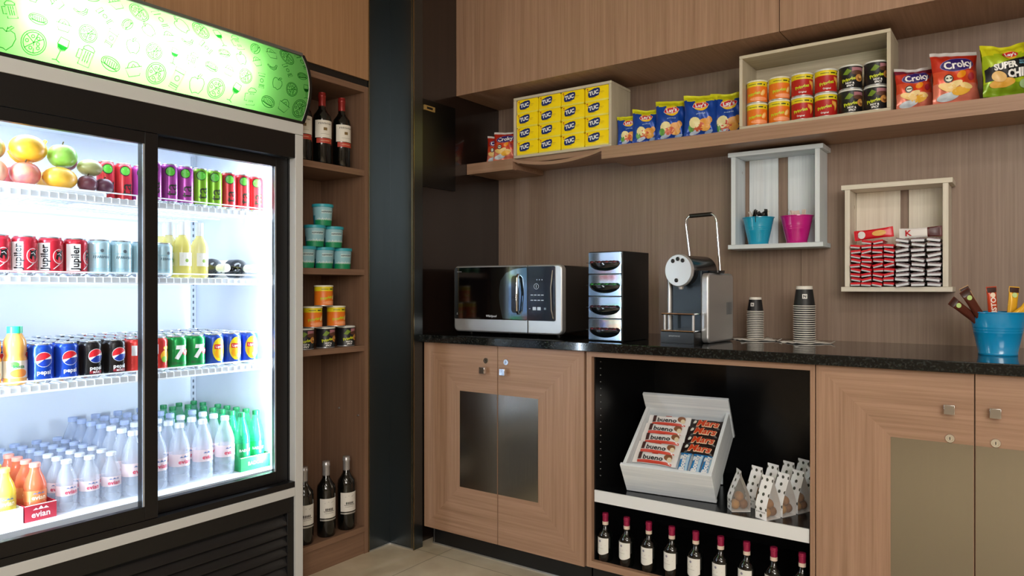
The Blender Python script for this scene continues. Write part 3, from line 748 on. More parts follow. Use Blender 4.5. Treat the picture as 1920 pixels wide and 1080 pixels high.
def bucket(R1, R0, H, colr, name='metal_bucket'):
    def mk():
        b = MB(); m = K(colr, .22, coat=.4); f = lambda z: R0 + (R1 - R0) * z / H
        pr = [(R0 * .96, .003), (R0, 0), (R0 + .001, .004), (R0, .006)]
        for zf in (.52, .58, .64):
            z = H * zf; pr += [(f(z - .002), z - .002), (f(z) + .0006, z), (f(z + .002), z + .002)]
        pr += [(R1, H - .004), (R1 + .003, H - .003), (R1 + .003, H), (R1, H), (R1 - .001, H - .004), (R0 * .97, .008), (0, .008)]
        return b.lathe(pr, m, 40).build(name)
    return mk
# ================================================================ REFRIGERATOR
fr = E('refrigerator', (-2.5, 1.163, 0))
def F(o): o.location = (2.5, -1.163, 0); return o
T(fr, 'large two-door glass drinks fridge with a glowing green header sign', 'refrigerator')
FW = K('c9cbcb', .35); LINER = K('e4ebf5', .45); FB = K('0b0b0e', .38)
FX = -2.18
F(MB().box(-2.85, .60, .02, -2.2155, .655, 1.74, FW).box(-2.85, 1.678, .02, -2.2155, 1.726, 1.74, FW).box(-2.85, .6555, .02, -2.81, 1.6775, 1.74, FW)
  .box(-2.8095, .6555, 1.70, -2.2155, 1.6775, 1.74, FW).box(-2.8095, .6555, .02, -2.2155, 1.6775, .40, K('1a1a1c', .6)).build('cabinet_shell', fr))
b = MB().box(-2.8090, .6560, .4005, -2.25, 1.6770, .455, LINER).box(-2.8090, .6560, .4555, -2.80, 1.6770, 1.699, LINER)
b.box(-2.7995, .6560, .4555, -2.25, .660, 1.699, LINER).box(-2.7995, 1.6735, .4555, -2.25, 1.6770, 1.699, LINER).box(-2.7995, .6605, 1.668, -2.25, 1.673, 1.699, LINER)
F(b.build('liner', fr))
b = MB()
for y in (.668, 1.660):
    b.box(-2.7995, y - .008, .456, -2.795, y + .008, 1.66, K('c2cad6', .4))
    for k in range(46): b.box(-2.7948, y - .003, .48 + k * .025, -2.7942, y + .003, .492 + k * .025, K('59616e', .6))
F(b.build('shelf_track', fr))
for y in (1.667, .665):
    F(MB().box(-2.262, y - .0045, .47, -2.250, y + .0045, 1.58, emitter('lamp', (.8, .91, 1, 1), 22)).build('light_tube', fr))
b = MB().box(-2.2150, .60, 1.685, FX + .004, 1.726, 1.727, FW).box(-2.2150, 1.692, .02, FX + .003, 1.726, 1.6845, FW).box(-2.2150, .60, .02, FX + .003, .634, 1.6845, FW)
b.box(-2.2150, .6345, .357, FX + .003, 1.6915, .389, FW)
F(b.build('front_frame', fr, bevel=.0015))
b = MB().box(-2.245, .6345, 1.597, FX + .001, 1.6915, 1.6845, FB).box(-2.245, .6345, .3895, FX, 1.6915, .410, FB)
b.box(-2.249, 1.684, .4105, -2.21, 1.6915, 1.5965, FB).box(-2.249, .6345, .4105, -2.21, .640, 1.5965, FB)
F(b.build('door_track', fr))
def sdoor(x0, x1, y0, y1, ls, rs, zt, name_extra):
    d = F(MB().box(x0, y0, .411, x1, y0 + ls, 1.596, FB).box(x0, y1 - rs, .411, x1, y1, 1.596, FB).box(x0, y0 + ls, .411, x1, y1 - rs, .453, FB).box(x0, y0 + ls, zt, x1, y1 - rs, 1.596, FB).build('sliding_door', fr, bevel=.0012))
    MB().box((x0 + x1) / 2 - .002, y0 + ls - .003, .450, (x0 + x1) / 2 + .002, y1 - rs + .003, zt + .003, GLASS).build('glass_pane', d)
    g = K('c9d6e4', .2, .6)
    xi = x1 + .0004
    MB().box(x1 - .004, y0 + ls, .4535, xi - .001, y0 + ls + .004, zt - .0005, g).box(x1 - .004, y1 - rs - .006, .4535, xi - .001, y1 - rs - .0005, zt - .0005, g).build('edge_strip', d)
sdoor(-2.203, FX - .002, .6405, 1.180, .038, .041, 1.560, 0)
sdoor(-2.236, -2.212, 1.145, 1.6835, .033, .050, 1.561, 1)
# grille
b = MB().box(-2.2150, .6345, .300, FX - .006, 1.6915, .3565, K('0d0d0f', .4)).box(-2.2150, .6345, .02, FX - .006, .66, .2995, K('0d0d0f', .4)).box(-2.2150, 1.664, .02, FX - .006, 1.6915, .2995, K('0d0d0f', .4))
b.box(-2.2150, .6605, .02, -2.209, 1.6635, .2995, K('060606', .8))
g = F(b.build('grille', fr, bevel=.001))
b = MB()
for k in range(7):
    z = .270 - k * .037
    b.add([(-2.204, .661, z + .016), (-2.187, .661, z - .008), (-2.187, .661, z - .014), (-2.207, .661, z + .010), (-2.204, 1.663, z + .016), (-2.187, 1.663, z - .008), (-2.187, 1.663, z - .014), (-2.207, 1.663, z + .010)],
          [(0, 1, 5, 4), (1, 2, 6, 5), (2, 3, 7, 6), (3, 0, 4, 7), (0, 3, 2, 1), (4, 5, 6, 7)], K('161618', .4))
b.build('louvre', g)
# wire shelves
WIRE = K('eef2f6', .35)
SHZ = {1: 1.400, 2: 1.155, 3: .845}
for k, z in SHZ.items():
    b = MB()
    for i in range(41):
        y = .670 + i * .0248; b.tube([(-2.786, y, z - .002), (-2.292, y, z - .002), (-2.288, y, z - .004), (-2.287, y, z - .02)], .0019, WIRE, 5)
    for x in (-2.78, -2.62, -2.46, -2.31): b.tube([(x, .664, z - .0065), (x, 1.670, z - .0065)], .0027, WIRE, 6)
    b.tube([(-2.285, .664, z - .021), (-2.285, 1.670, z - .021)], .0027, WIRE, 6); b.tube([(-2.2845, .664, z + .012), (-2.2845, 1.670, z + .012)], .0022, WIRE, 6)
    for y in (.664, 1.168, 1.670): b.tube([(-2.285, y, z - .021), (-2.285, y, z + .012)], .0022, WIRE, 6)
    r = F(b.build('wire_shelf', fr))
    if k > 0: MB().box(-2.292, .666, z - .020, -2.2885, 1.668, z - .0025, K('e6ecf2', .4, alpha=.8)).build('price_rail', r)
# header sign
Z0, Z1, ZC = 1.742, 1.984, 1.863
def sx(z): return -2.196 + .042 * (1 - ((z - ZC) / .121) ** 2)
PANEL = translucent('sign_film', (.34, .86, .24, 1))
pm = lambda u, v, h=1: Vector((sx(v) + .0003 * h, u, v))
sb = MB().box(-2.262, .60, Z0 - .002, -2.260, 1.735, Z1 + .002, K('9fa59f', .5)).box(-2.2595, .6, Z0 - .014, -2.190, 1.735, Z0 - .001, K('111113', .4)).box(-2.2595, .6, Z1 + .001, -2.190, 1.735, Z1 + .012, K('77797a', .3, .6))
arc = [(-2.262, Z0 - .014)] + [(sx(Z0 + (Z1 - Z0) * k / 16) + .004, Z0 - .006 + (Z1 - Z0 + .012) * k / 16) for k in range(17)] + [(-2.262, Z1 + .012)]
MXZ = Matrix(((1, 0, 0, 0), (0, 0, 1, 0), (0, 1, 0, 0), (0, 0, 0, 1)))
sb.prism(arc, 1.7352, 1.745, K('111113', .35), MXZ).prism(arc, .590, .5998, K('111113', .35), MXZ)
sg = F(sb.build('header_sign', fr))
MB().rect(.6, Z0, 1.735, Z1, PANEL, pm, 0, 1, 16).build('sign_panel', sg)
MB().tube([(sx(Z0 + (Z1 - Z0) * k / 16) + .003, 1.733, Z0 + (Z1 - Z0) * k / 16) for k in range(17)], .0012, K('dfe6e2', .2, .5), 6).build('edge_trim', sg)
MB().tube([(-2.204, .80, ZC), (-2.204, 1.49, ZC)], .007, emitter('sign_tube', (.95, 1, .93, 1), 75), 10).build('lamp_tube', sg)
ic = MB()
def circ(cx, cy, r, n=14, rx=1): return [(cx + r * rx * math.cos(2 * PI * k / n), cy + r * math.sin(2 * PI * k / n)) for k in range(n)]
def icon(kind, cu, cv, s, rot, m=INK):
    ca, sa = math.cos(rot), math.sin(rot)
    def tf(p): return [(cu + s * (x * ca - y * sa), max(Z0 + .001, min(Z1 - .001, cv + s * (x * sa + y * ca)))) for x, y in p]
    def ln(p, cl=False, wd=.0022): ic.line(tf(p), wd, m, pm, 1, cl)
    if kind == 'pizza':
        ln(circ(0, 0, 1, 22), True); ln(circ(0, 0, .84, 20), True)
        for a in (.3, 1.0, 2.2, 3.6, 4.6): ln([(0, 0), (math.cos(a) * .84, math.sin(a) * .84)])
        for a, r in ((.65, .5), (1.6, .5), (2.8, .55), (4.1, .5), (5.3, .55), (5.9, .35)): ln(circ(r * math.cos(a), r * math.sin(a), .13, 7), True)
    elif kind == 'cup':
        ln([(-.55, 1), (.55, 1), (.42, -1), (-.42, -1)], True); ln([(-.52, .62), (.52, .62)]); ln([(-.45, -.6), (.45, -.6)]); ln([(-.43, -.78), (.43, -.78)]); ln(circ(0, 0, .25, 12), True)
    elif kind == 'apple':
        ln([(0, .55), (.3, .72), (.65, .6), (.82, .2), (.7, -.4), (.35, -.85), (.1, -.75), (-.1, -.75), (-.35, -.85), (-.7, -.4), (-.82, .2), (-.65, .6), (-.3, .72)], True)
        ln([(0, .55), (.05, .95)]); ln([(.05, .8), (.3, 1.1), (.5, 1.05), (.3, .82)], True)
    elif kind == 'glass':
        ln([(-.38, 1), (-.45, .4), (-.3, .05), (0, -.1), (.3, .05), (.45, .4), (.38, 1)], True); ln([(0, -.1), (0, -.9)]); ln([(-.35, -1), (0, -.9), (.35, -1)])
        ic.poly(tf([(-.42, .4), (-.3, .1), (0, -.04), (.3, .1), (.42, .4)]), INKD, pm, 2)
    elif kind == 'mug':
        ln([(-.5, .75), (-.2, 1), (.25, .95), (.5, .75), (.5, -.8), (-.5, -.8)], True)
        for x in (-.22, 0, .22): ln([(x, .45), (x, -.5)])
        ln([(-.5, .4), (-.85, .4), (-.85, -.35), (-.5, -.35)]); ln([(-.5, .55), (.5, .55)])
    elif kind == 'hotdog':
        ln(circ(0, 0, .55, 18, 1.7), True); ln(circ(0, .05, .33, 16, 2.4), True)
        for k in range(6): ln([(-.6 + k * .22, .25), (-.5 + k * .22, -.2)])
        ln([(-.85, -.25), (.85, -.25)])
    elif kind == 'banana':
        ln([(-.9, .4), (-.5, -.2), (0, -.42), (.5, -.25), (.9, .35), (.75, .4), (.4, .1), (0, 0), (-.4, .08), (-.8, .5)], True); ln([(-.6, .1), (0, -.22), (.6, .0)])
    elif kind == 'bowl':
        ln([(-.8, .2), (.8, .2), (.5, -.6), (-.5, -.6)], True); ln([(-.6, .2), (-.4, .6), (0, .75), (.4, .55), (.6, .2)]); ln([(-.2, .2), (0, .5), (.2, .2)])
kinds = ['pizza', 'cup', 'apple', 'pizza', 'glass', 'mug', 'hotdog', 'bowl']
rr = random.Random(4)
for row, (zz, sz) in enumerate(((1.778, .030), (1.842, .024), (1.900, .023), (1.955, .028))):
    n = 17 if row in (0, 3) else 18
    for k in range(n):
        kd = kinds[(k + row * 3) % 8] if row != 2 else ['banana', 'cup', 'hotdog', 'apple', 'bowl'][k % 5]
        icon(kd, .632 + (k + .25 * (row % 2)) * (1.075 / (n - 1)), zz + rr.uniform(-.004, .004), sz, rr.uniform(-.4, .4) + (0 if row < 2 else .5))
ic.build('printed_marking', sg)

# ---------------------------------------------------------------- fridge contents
def canobj(kind, x, y, z, label, group, turn=0): return inst(kind, CANS[kind], (x, y, z), PI / 2 + turn, label, 'can', group)
rnd = random.Random(3)
# middle shelf: standard cans six deep
cols = [(.845, 'blue cola', 1), (.914, 'blue cola', 0), (.981, 'blue cola', 0), (1.050, 'black cola', 0), (1.122, 'black cola', 0), (1.190, 'red fruit drink', 0), (1.258, 'red fruit drink', 0),
        (1.325, 'green lemonade', 0), (1.392, 'green lemonade', 0), (1.462, 'blue and yellow iced tea', 0), (1.532, 'blue and yellow iced tea', 0), (1.602, 'blue and yellow iced tea', 0)]
cnt = {}
tot = {}
for y, k, f in cols:
    if not f: tot[k] = tot.get(k, 0) + 1
for y, k, first in cols:
    for i in range(first, 6):
        if i == 0:
            cnt[k] = cnt.get(k, 0) + 1
            side = ('left', 'right')[cnt[k] - 1] if tot[k] == 2 else ('left', 'middle', 'right')[cnt[k] - 1]
            canobj(k, -2.334, y, SHZ[3], f'{k} can, front row of the lower wire shelf, {side} one', 'front row of cans on the lower wire shelf', rnd.uniform(-.15, .12))
        else:
            canobj(k, -2.334 - .0685 * i, y, SHZ[3], f'{k} can in the rear rows on the lower wire shelf', f'{k} cans behind the front row', rnd.uniform(-.6, .6))
for i in range(3):
    inst('juice', BOT['juice'], (-2.334 - .0 * i, .847 - .0635 * i, SHZ[3]), PI / 2, ['green-capped orange juice bottle beside the blue cans', 'green-capped orange juice bottle cut by the left picture edge', 'green-capped orange juice bottle farthest from the cans'][i], 'bottle', 'juice bottles on the lower wire shelf')
# second shelf from top
for i, y in enumerate((.803, .871, .939, 1.007)):
    canobj('red and white beer', -2.334, y, SHZ[2], f'red and white beer can on the second shelf, {ORD[i]} from the left', 'red beer cans', (-.25, -.1, -.1, .35)[i])
for i, y in enumerate((1.0745, 1.1415, 1.2085, 1.2755)):
    canobj('pale blue beer', -2.334, y, SHZ[2], f'pale blue beer can on the second shelf, {ORD[i]} from the red cans', 'pale blue beer cans', rnd.uniform(-.2, .2))
for i, (x, y) in enumerate(((-2.375, 1.322), (-2.332, 1.346), (-2.392, 1.378), (-2.334, 1.409), (-2.45, 1.335), (-2.455, 1.405))):
    inst('ww', BOT['white wine'], (x, y, SHZ[2]), PI / 2, ['clear white wine bottle tucked beside the pale beer can', 'clear white wine bottle in front, nearer the beer cans', 'clear white wine bottle standing between the two front ones', 'clear white wine bottle in front, nearer the lying bottles',
        'white wine bottle at the back, nearer the beer cans', 'white wine bottle at the back, nearer the lying bottles'][i], 'bottle', 'small white wine bottles')
def lab_lie(b, m, R, H): b.rect(-R * 1.2, H * .2, R * 1.2, H * .5, K('e4e0d4', .5), m, 1, 10)
def liebot():
    return winebottle(.036, .27, K('dcdcc8', .35), lab_lie, 'wine_bottle', .26)()
for i, y in enumerate((1.512, 1.600)):
    o = inst('lie', liebot, (0, 0, 0), 0, ['dark wine bottle lying neck outwards beside the white wine bottles', 'dark wine bottle lying neck outwards nearest the fridge side wall'][i], 'bottle', 'lying wine bottles')
    o.matrix_basis = Matrix.Translation((-2.575, y, SHZ[2] + .0365)) @ Matrix.Rotation(PI / 2, 4, 'Y') @ Matrix.Rotation((.06, -.04)[i], 4, 'X')
# top shelf: slim cans
sl = [(1.246, 'slim purple'), (1.301, 'slim purple'), (1.357, 'slim purple'), (1.411, 'slim green'), (1.464, 'slim green'), (1.519, 'slim red'), (1.576, 'slim red'), (1.632, 'slim red')]
num = {}
for y, k in sl:
    num[k] = num.get(k, 0) + 1
    canobj(k, -2.334, y, SHZ[1], f'{k} can on the fridge top shelf, {ORD[num[k] - 1]} of its colour from left', 'slim cans on the top shelf', -.42 + rnd.uniform(-.1, .1))
for i, (y, k) in enumerate(((1.150, 'slim red'), (1.206, 'slim red'), (1.262, 'slim purple'))):
    canobj(k, -2.45, y, SHZ[1], f'{k} can set back on the top shelf beside the fruit, {ORD[i]} after the fruit', 'slim cans set back beside the fruit', -.2)
MB().prism(rrect(.30, .42, .03, 5), 0, .004, K('eef1f3', .4)).prism(rrect(.30, .42, .03, 5), .004, .014, K('eef1f3', .4)).build('fruit_tray', None, (-2.46, .888, SHZ[1]), bevel=.002)
T(bpy.data.objects['fruit_tray'], 'flat white tray under the fruit on the top shelf', 'tray')
def fruit(name, c, rx, ry, rz, loc, label, cat, stem=True, pinch=0, mot=None, rot=0):
    m = bpy.data.materials.new(name + '_skin'); m.use_nodes = True; N = m.node_tree.nodes; Lk = m.node_tree.links; p = N['Principled BSDF']; p.inputs['Roughness'].default_value = .35
    nz = N.new('ShaderNodeTexNoise'); nz.inputs['Scale'].default_value = 22; nz.inputs['Detail'].default_value = 5; cr = N.new('ShaderNodeValToRGB')
    tc = N.new('ShaderNodeTexCoord'); Lk.new(tc.outputs['Object'], nz.inputs['Vector']); Lk.new(nz.outputs['Fac'], cr.inputs[0]); Lk.new(cr.outputs[0], p.inputs['Base Color'])
    cr.color_ramp.elements[0].position = .35; cr.color_ramp.elements[0].color = lin(c); cr.color_ramp.elements[1].position = .65; cr.color_ramp.elements[1].color = lin(mot or c)
    t = E(name, loc); t.rotation_euler = (0, rot, .4)
    MB().ball((0, 0, 0), rx, ry, rz, m, 24, pinch=pinch).build('skin', t, sharp=80)
    if stem: MB().tube([(0, 0, rz * .8), (.002, 0, rz * 1.02), (.005, 0, rz * 1.15)], .0018, K('5a4326', .7), 6).build('stem', t)
    T(t, label, cat, 'fruit on the top shelf')
zt = SHZ[1] + .014
fruit('apple', 'd9506a', .039, .039, .036, (-2.352, .880, zt + .036), 'shiny pink-red apple below the mango', 'fruit', True, .25, 'e8a07c')
fruit('mango', 'f0a01e', .046, .050, .040, (-2.372, .895, zt + .113), 'big orange-yellow mango on top of the fruit pile', 'fruit', False, 0, 'f4c03c')
fruit('apple', '8ccc4c', .040, .040, .038, (-2.372, .987, zt + .105), 'green apple on top of the fruit pile', 'fruit', True, .28, 'a4d860')
fruit('melon', 'f0b028', .042, .050, .034, (-2.352, .972, zt + .034), 'orange-yellow small melon under the green apple', 'fruit', False, 0, 'f6c654')
fruit('pear', 'c9b478', .036, .034, .034, (-2.385, .806, zt + .104), 'pale brown-green pear at the picture edge, upper layer', 'fruit', False, 0, 'a8b45c')
fruit('peach', 'e4a08c', .037, .037, .035, (-2.357, .800, zt + .035), 'pale pink peach at the picture edge, lower layer', 'fruit', False, 0, 'f0c09c')
fruit('kiwi', 'a8a468', .034, .037, .026, (-2.372, 1.066, zt + .080), 'green-brown oblong kiwi resting on the dark plums', 'fruit', False, 0, 'b8b87c')
fruit('plum', '5c3040', .028, .028, .027, (-2.352, 1.050, zt + .027), 'dark plum under the kiwi, nearer the small melon', 'fruit', True, .1, '78404c')
fruit('plum', '4a2a40', .027, .027, .026, (-2.362, 1.104, zt + .026), 'dark plum under the kiwi, nearer the cans', 'fruit', True, .1, '6a3c4c')
fruit('plum', '6a3a44', .030, .030, .028, (-2.435, 1.025, zt + .100), 'reddish plum behind the green apple and kiwi', 'fruit', False, 0, '8a5058')
fruit('peach', 'd8b060', .036, .036, .034, (-2.455, .985, zt + .034), 'yellow peach hidden behind the small melon', 'fruit', False)
fruit('apple', 'c85050', .036, .036, .034, (-2.455, .890, zt + .034), 'red apple hidden behind the shiny pink-red one', 'fruit', False)
b = MB(); pts = [(0, -.05 + .1 * k / 8, .115 - .03 * math.sin(PI * k / 8) + .045 * (k / 8) ** 2) for k in range(9)]
b.tube(pts, [.006, .013, .016, .017, .017, .016, .013, .007, .005], K('e8d23c', .45), 8)
o = b.build('banana', None, (-2.455, .925, zt)); T(o, 'yellow banana with its tip showing behind mango and green apple', 'fruit', 'fruit on the top shelf')
# bottom of the fridge
ZF = .4556
def botl(kind, x, y, label, group, turn=0): return inst('b_' + kind, BOT[kind], (x, y, ZF), PI / 2 + turn, label, 'bottle', group)
for j, y in enumerate((.985, 1.050, 1.115)):
    for i in range(7):
        if i == 0: botl('small water', -2.340, y, f'small clear water bottle in the bottom front row, {ORD[j]} from the pink ones', 'small water bottles in front', rnd.uniform(-.25, .1))
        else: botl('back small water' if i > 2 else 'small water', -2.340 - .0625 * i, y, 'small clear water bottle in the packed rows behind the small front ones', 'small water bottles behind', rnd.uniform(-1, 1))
for j, y in enumerate((1.182, 1.260, 1.339, 1.424, 1.510)):
    for i in range(7):
        if i == 0: botl('water', -2.340, y, f'taller clear water bottle in the bottom front row, {ORD[j]} after the small ones', 'taller water bottles in front', rnd.uniform(-.2, .2))
        else:
            if j == 4 and i > 3: continue
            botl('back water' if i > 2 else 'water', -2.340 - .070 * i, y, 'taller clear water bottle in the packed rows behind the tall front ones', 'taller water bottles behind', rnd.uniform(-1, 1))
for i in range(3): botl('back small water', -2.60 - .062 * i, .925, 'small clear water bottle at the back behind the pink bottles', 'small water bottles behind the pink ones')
def tray(w_, l_, h_, c, txt, tc, mount):
    def mk():
        b = MB(); m = K(c, .5); ed = K('efe9e4', .6)
        b.box(-w_ / 2, 0, 0, w_ / 2, .002, h_, m).box(-w_ / 2, l_ - .002, 0, w_ / 2, l_, h_, m).box(-w_ / 2, .002, 0, -w_ / 2 + .002, l_ - .002, h_, m).box(w_ / 2 - .002, .002, 0, w_ / 2, l_ - .002, h_, m)
        b.box(-w_ / 2 + .002, .002, 0, w_ / 2 - .002, l_ - .002, .002, ed).box(-w_ / 2, -.0003, h_ - .0015, w_ / 2, .002, h_ + .0003, ed)
        fm = flatmap(0)
        if txt: b.text(txt, .024 if mount else .018, K(tc, .5), fm, 0, .018 if mount else h_ / 2, bold=.02)
        if mount:
            for dx, s_ in ((-.013, .6), (0, 1), (.013, .7)): b.poly([(dx - .008, .031), (dx, .031 + .010 * s_), (dx + .008, .031)], K(tc, .5), fm, 2)
        return b.build('cardboard_tray')
    return mk
zt2 = .0025
inst('tr1', tray(.082, .27, .046, 'b8283c', 'evian', 'f4e4e4', True), (-2.298, .900, ZF), PI / 2, 'red cardboard tray holding the pink drink bottles', 'tray')
inst('tr2', tray(.130, .27, .046, 'dfe8ee', '', 'ffffff', False), (-2.298, .790, ZF), PI / 2, 'white cardboard tray holding the yellow drink bottles', 'tray')
inst('tr3', tray(.122, .34, .050, '16894c', 'BADOIT', 'e8f4ea', False), (-2.298, 1.6085, ZF), PI / 2, 'green cardboard tray holding the green water bottles', 'tray')
for i in range(4):
    o = botl('pink', -2.338 - .062 * i, .900, ['pink capped drink bottle at the front of the red tray', 'pink capped drink bottle second in the red tray', 'pink capped drink bottle third in the red tray', 'pink capped drink bottle last in the red tray'][i], 'pink drink bottles'); o.location.z = ZF + zt2
for j, y in enumerate((.822, .760)):
    for i in range(4):
        o = botl('yellow', -2.338 - .062 * i, y, f'yellow drink bottle, {ORD[i]} from front, {("row beside the pink bottles", "outer row")[j]} of white tray', 'yellow drink bottles'); o.location.z = ZF + zt2
for j, y in enumerate((1.578, 1.6385)):
    for i in range(5):
        kx = -2.340 - .0615 * i
        o = botl('green', kx if not (j == 1) else kx, y, f'green water bottle, {ORD[i]} from front, {("row beside the clear bottles", "row along the fridge side")[j]}', 'green water bottles in the tray', rnd.uniform(-.3, .3)); o.location.z = ZF + zt2
for i in range(3):
    for j, y in enumerate((1.512, 1.576, 1.6385)):
        if i > 1: continue
        kx = -2.69 - .066 * i
        botl('green', kx, y, 'green sparkling water bottle standing at the very back behind the tray', 'green water bottles behind the tray')

# ================================================================ SHELVING UNIT CONTENTS
XSH = -2.312
for i, y in enumerate((1.829, 1.927, 2.030)):
    side = ['nearest the fridge', 'middle one', 'nearest the steel column'][i]
    inst('redcap', winebottle(.037, .292, K('8c2420', .35, .3), lab_red), (XSH, y, 1.617), PI / 2 - .45 + .12 * i, f'wine bottle with red capsule on the upper shelf, {side}', 'bottle', 'red-capped wine bottles')
    inst('silcap', winebottle(.037, .300, K('b4b2b4', .3, .6), lab_sil), (-2.306, (1.832, 1.943, 2.050)[i], .118), PI / 2 - .35, f'dark wine bottle with silver capsule on the lowest shelf, {side}', 'bottle', 'silver-capped wine bottles')
R_ = .0435
def stack(key, mk, base, ys3, ys2, y1, hs, names, cat, group, turn=-.35):
    k = 0
    for lev, ys in enumerate((ys3, ys2, (y1,))):
        for y in ys:
            kk = key[lev] if isinstance(key, (list, tuple)) else key; mm = mk[lev] if isinstance(mk, (list, tuple)) else mk
            inst(kk, mm, (XSH, y, base + hs * lev), PI / 2 + turn + .08 * (k % 3), names[k], cat, group); k += 1
pos = ['bottom row nearest the fridge', 'bottom row middle', 'bottom row nearest the steel column', 'middle row nearest the fridge', 'middle row nearest the steel column', 'top of the pyramid']
stack('tub', tub, 1.198, (1.842, 1.936, 2.030), (1.890, 1.984), 1.930, .0865, [f'turquoise lidded tub with green hills print, {p}' for p in pos], 'tub', 'pyramid of turquoise tubs')
stack(('cblack', 'corange', 'corange'), (crispcan('black'), crispcan('orange'), crispcan('orange')), .878, (1.838, 1.945, 2.052), (1.880, 2.000), 1.935, .0845,
      [f'black small crisp can on the shelving unit, {p}' for p in pos[:3]] + [f'orange small crisp can on the shelving unit, {p}' for p in pos[3:]], 'can', 'pyramid of crisp cans on the shelving unit', -.2)

# ================================================================ WALL SHELF CONTENTS
ZS = 1.7105
c = crate(.50, .276, .18, PINE_X, PINE_Z); c.location = (-1.650, 2.685, ZS)
T(c, 'pale wooden crate filled with yellow cracker packs on the wall shelf', 'crate')
rown = ['bottom', 'second', 'third', 'top']
for r_ in range(4):
    for q in range(4):
        x = -1.650 - .178 + q * .1188
        inst('tuc', tucpack, (x + rnd.uniform(-.001, .001), 2.685 + .082 + rnd.uniform(0, .003), ZS + .0122 + r_ * .0631), 0, f'yellow cracker pack in the {rown[r_]} row, {ORD[q]} from the left of the crate', 'cracker pack', 'yellow cracker packs')
c = crate(.506, .276, .18, PINE_X, PINE_Z); c.location = (-.613, 2.685, ZS)
T(c, 'pale wooden crate holding small orange, red and black crisp cans', 'crate')
num = {}
for lev in range(2):
    for q in range(6):
        k = ('orange', 'orange', 'red', 'red', 'black', 'black')[q]
        inst('c' + k, crispcan(k), (-.613 - .2012 + .0805 * q, 2.735, ZS + .0122 + .0846 * lev), rnd.uniform(-.1, .25) + .35, f'{k} small crisp can, wooden crate, {("lower", "upper")[lev]} layer, {("left", "right")[q % 2]} one of its pair', 'can', 'crisp cans in the wooden crate')
def bag(key, mk, x, y, lean, rz, lab, group, sc=1, roll=0):
    o = inst(key, mk, (x, y, ZS + .003), 0, lab, 'crisp bag', group)
    o.rotation_euler = (-lean, roll, rz); o.scale = (sc, sc, sc); return o
for i, (x, y, ln, rz, sc, roll) in enumerate(((-1.334, 2.722, .22, .40, .84, -.04), (-1.262, 2.725, .20, .42, .95, .0), (-1.158, 2.735, .20, .40, 1.08, .02), (-1.034, 2.735, .16, .38, 1.10, .0), (-.944, 2.797, .12, .38, 1.16, .0))):
    bag(f'bl{i}', bag_blue(i + 1), x, y, ln, rz, f'blue crisp bag with yellow top on the wall shelf, {ORD[i]} from the cracker crate', 'blue crisp bags', sc, roll)
bag('rd2', bag_red(2), -2.035, 2.745, .12, .35, 'red-orange crisp bag at the dark wall, mostly behind its neighbour', 'red crisp bags at the left end', .80)
bag('rd3', bag_red(4), -1.968, 2.712, .16, .38, 'red-orange crisp bag leaning beside the cracker crate', 'red crisp bags at the left end', .84)
bag('rd5', bag_red(5), -.293, 2.735, .14, .50, 'maroon and orange crisp bag beside the crisp can crate', 'red crisp bags at the right end', .90)
bag('rd6', bag_red(6), -.176, 2.725, .14, .50, 'larger red-orange crisp bag beside the lime green bags', 'red crisp bags at the right end', 1.06)
bag('lm1', bag_lime(7), -.040, 2.715, .12, .52, 'lime green bag of thick crisps with black band, beside the red bag', 'lime green crisp bags', 1.0)
bag('lm2', bag_lime(8), .095, 2.725, .12, .52, 'lime green bag of thick crisps cut by the picture edge', 'lime green crisp bags', 1.06)

# ================================================================ WALL CRATES
def slat(x0, x1): return (x0, x1)
c = crate(.352, .378, .128, BLUE_X, BLUE_Z, .017, .012, [(-.128, -.016), (.022, .130)]); c.location = (-.772, 2.80, 1.272)
T(c, 'pale blue-white wooden wall crate holding the blue and pink buckets', 'crate')
c = crate(.344, .382, .128, CREAM_X, CREAM_Z, .017, .012, [(-.142, .003), (.030, .140)]); c.location = (-.3635, 2.80, 1.107)
T(c, 'cream wooden wall crate filled with stacked red and silver candy bars', 'crate')
zb = 1.272 + .0175
inst('bks', bucket(.0575, .0375, .106, '1f9fc4'), (-.846, 2.857, zb), .3, 'small turquoise-blue metal bucket in the wall crate', 'bucket')
inst('bkp', bucket(.0575, .0375, .104, 'c41a82'), (-.702, 2.857, zb), .3, 'small magenta-pink metal bucket in the wall crate', 'bucket')
for i in range(16):
    a = i * 2.4; r = .020 + .024 * (i % 3) / 2
    k = i % 3 == 0
    def mk(c_=('e4e2dc' if k else '161616')): return MB().box(-.008, -.001, 0, .008, .001, .052, K(c_, .4)).box(-.008, -.0012, .046, .008, .0012, .054, K('d8d4cc' if k else '3a3a3a', .4)).build('sugar_sachet')
    o = inst('sach%d' % k, mk, (-.846 + r * math.cos(a), 2.857 + r * math.sin(a), zb + .082), 0, f'{("black", "white")[k]} paper sachet sticking up out of the small blue bucket', 'sachet', f'{("black", "white")[k]} sachets in the small blue bucket')
    o.rotation_euler = (random.uniform(-.5, .5), random.uniform(-.6, .6), a)
for i in range(7):
    a = i * 2.4; r = .012 + .02 * (i % 3) / 2
    def mk(): return MB().box(-.009, -.001, 0, .009, .001, .052, K('ead6cc', .4)).build('sugar_sachet')
    o = inst('sachp', mk, (-.702 + r * math.cos(a), 2.857 + r * math.sin(a), zb + .074), 0, 'pale sachet peeking over the rim of the magenta bucket', 'sachet', 'pale sachets in the magenta bucket')
    o.rotation_euler = (random.uniform(-.4, .4), random.uniform(-.4, .4), a)
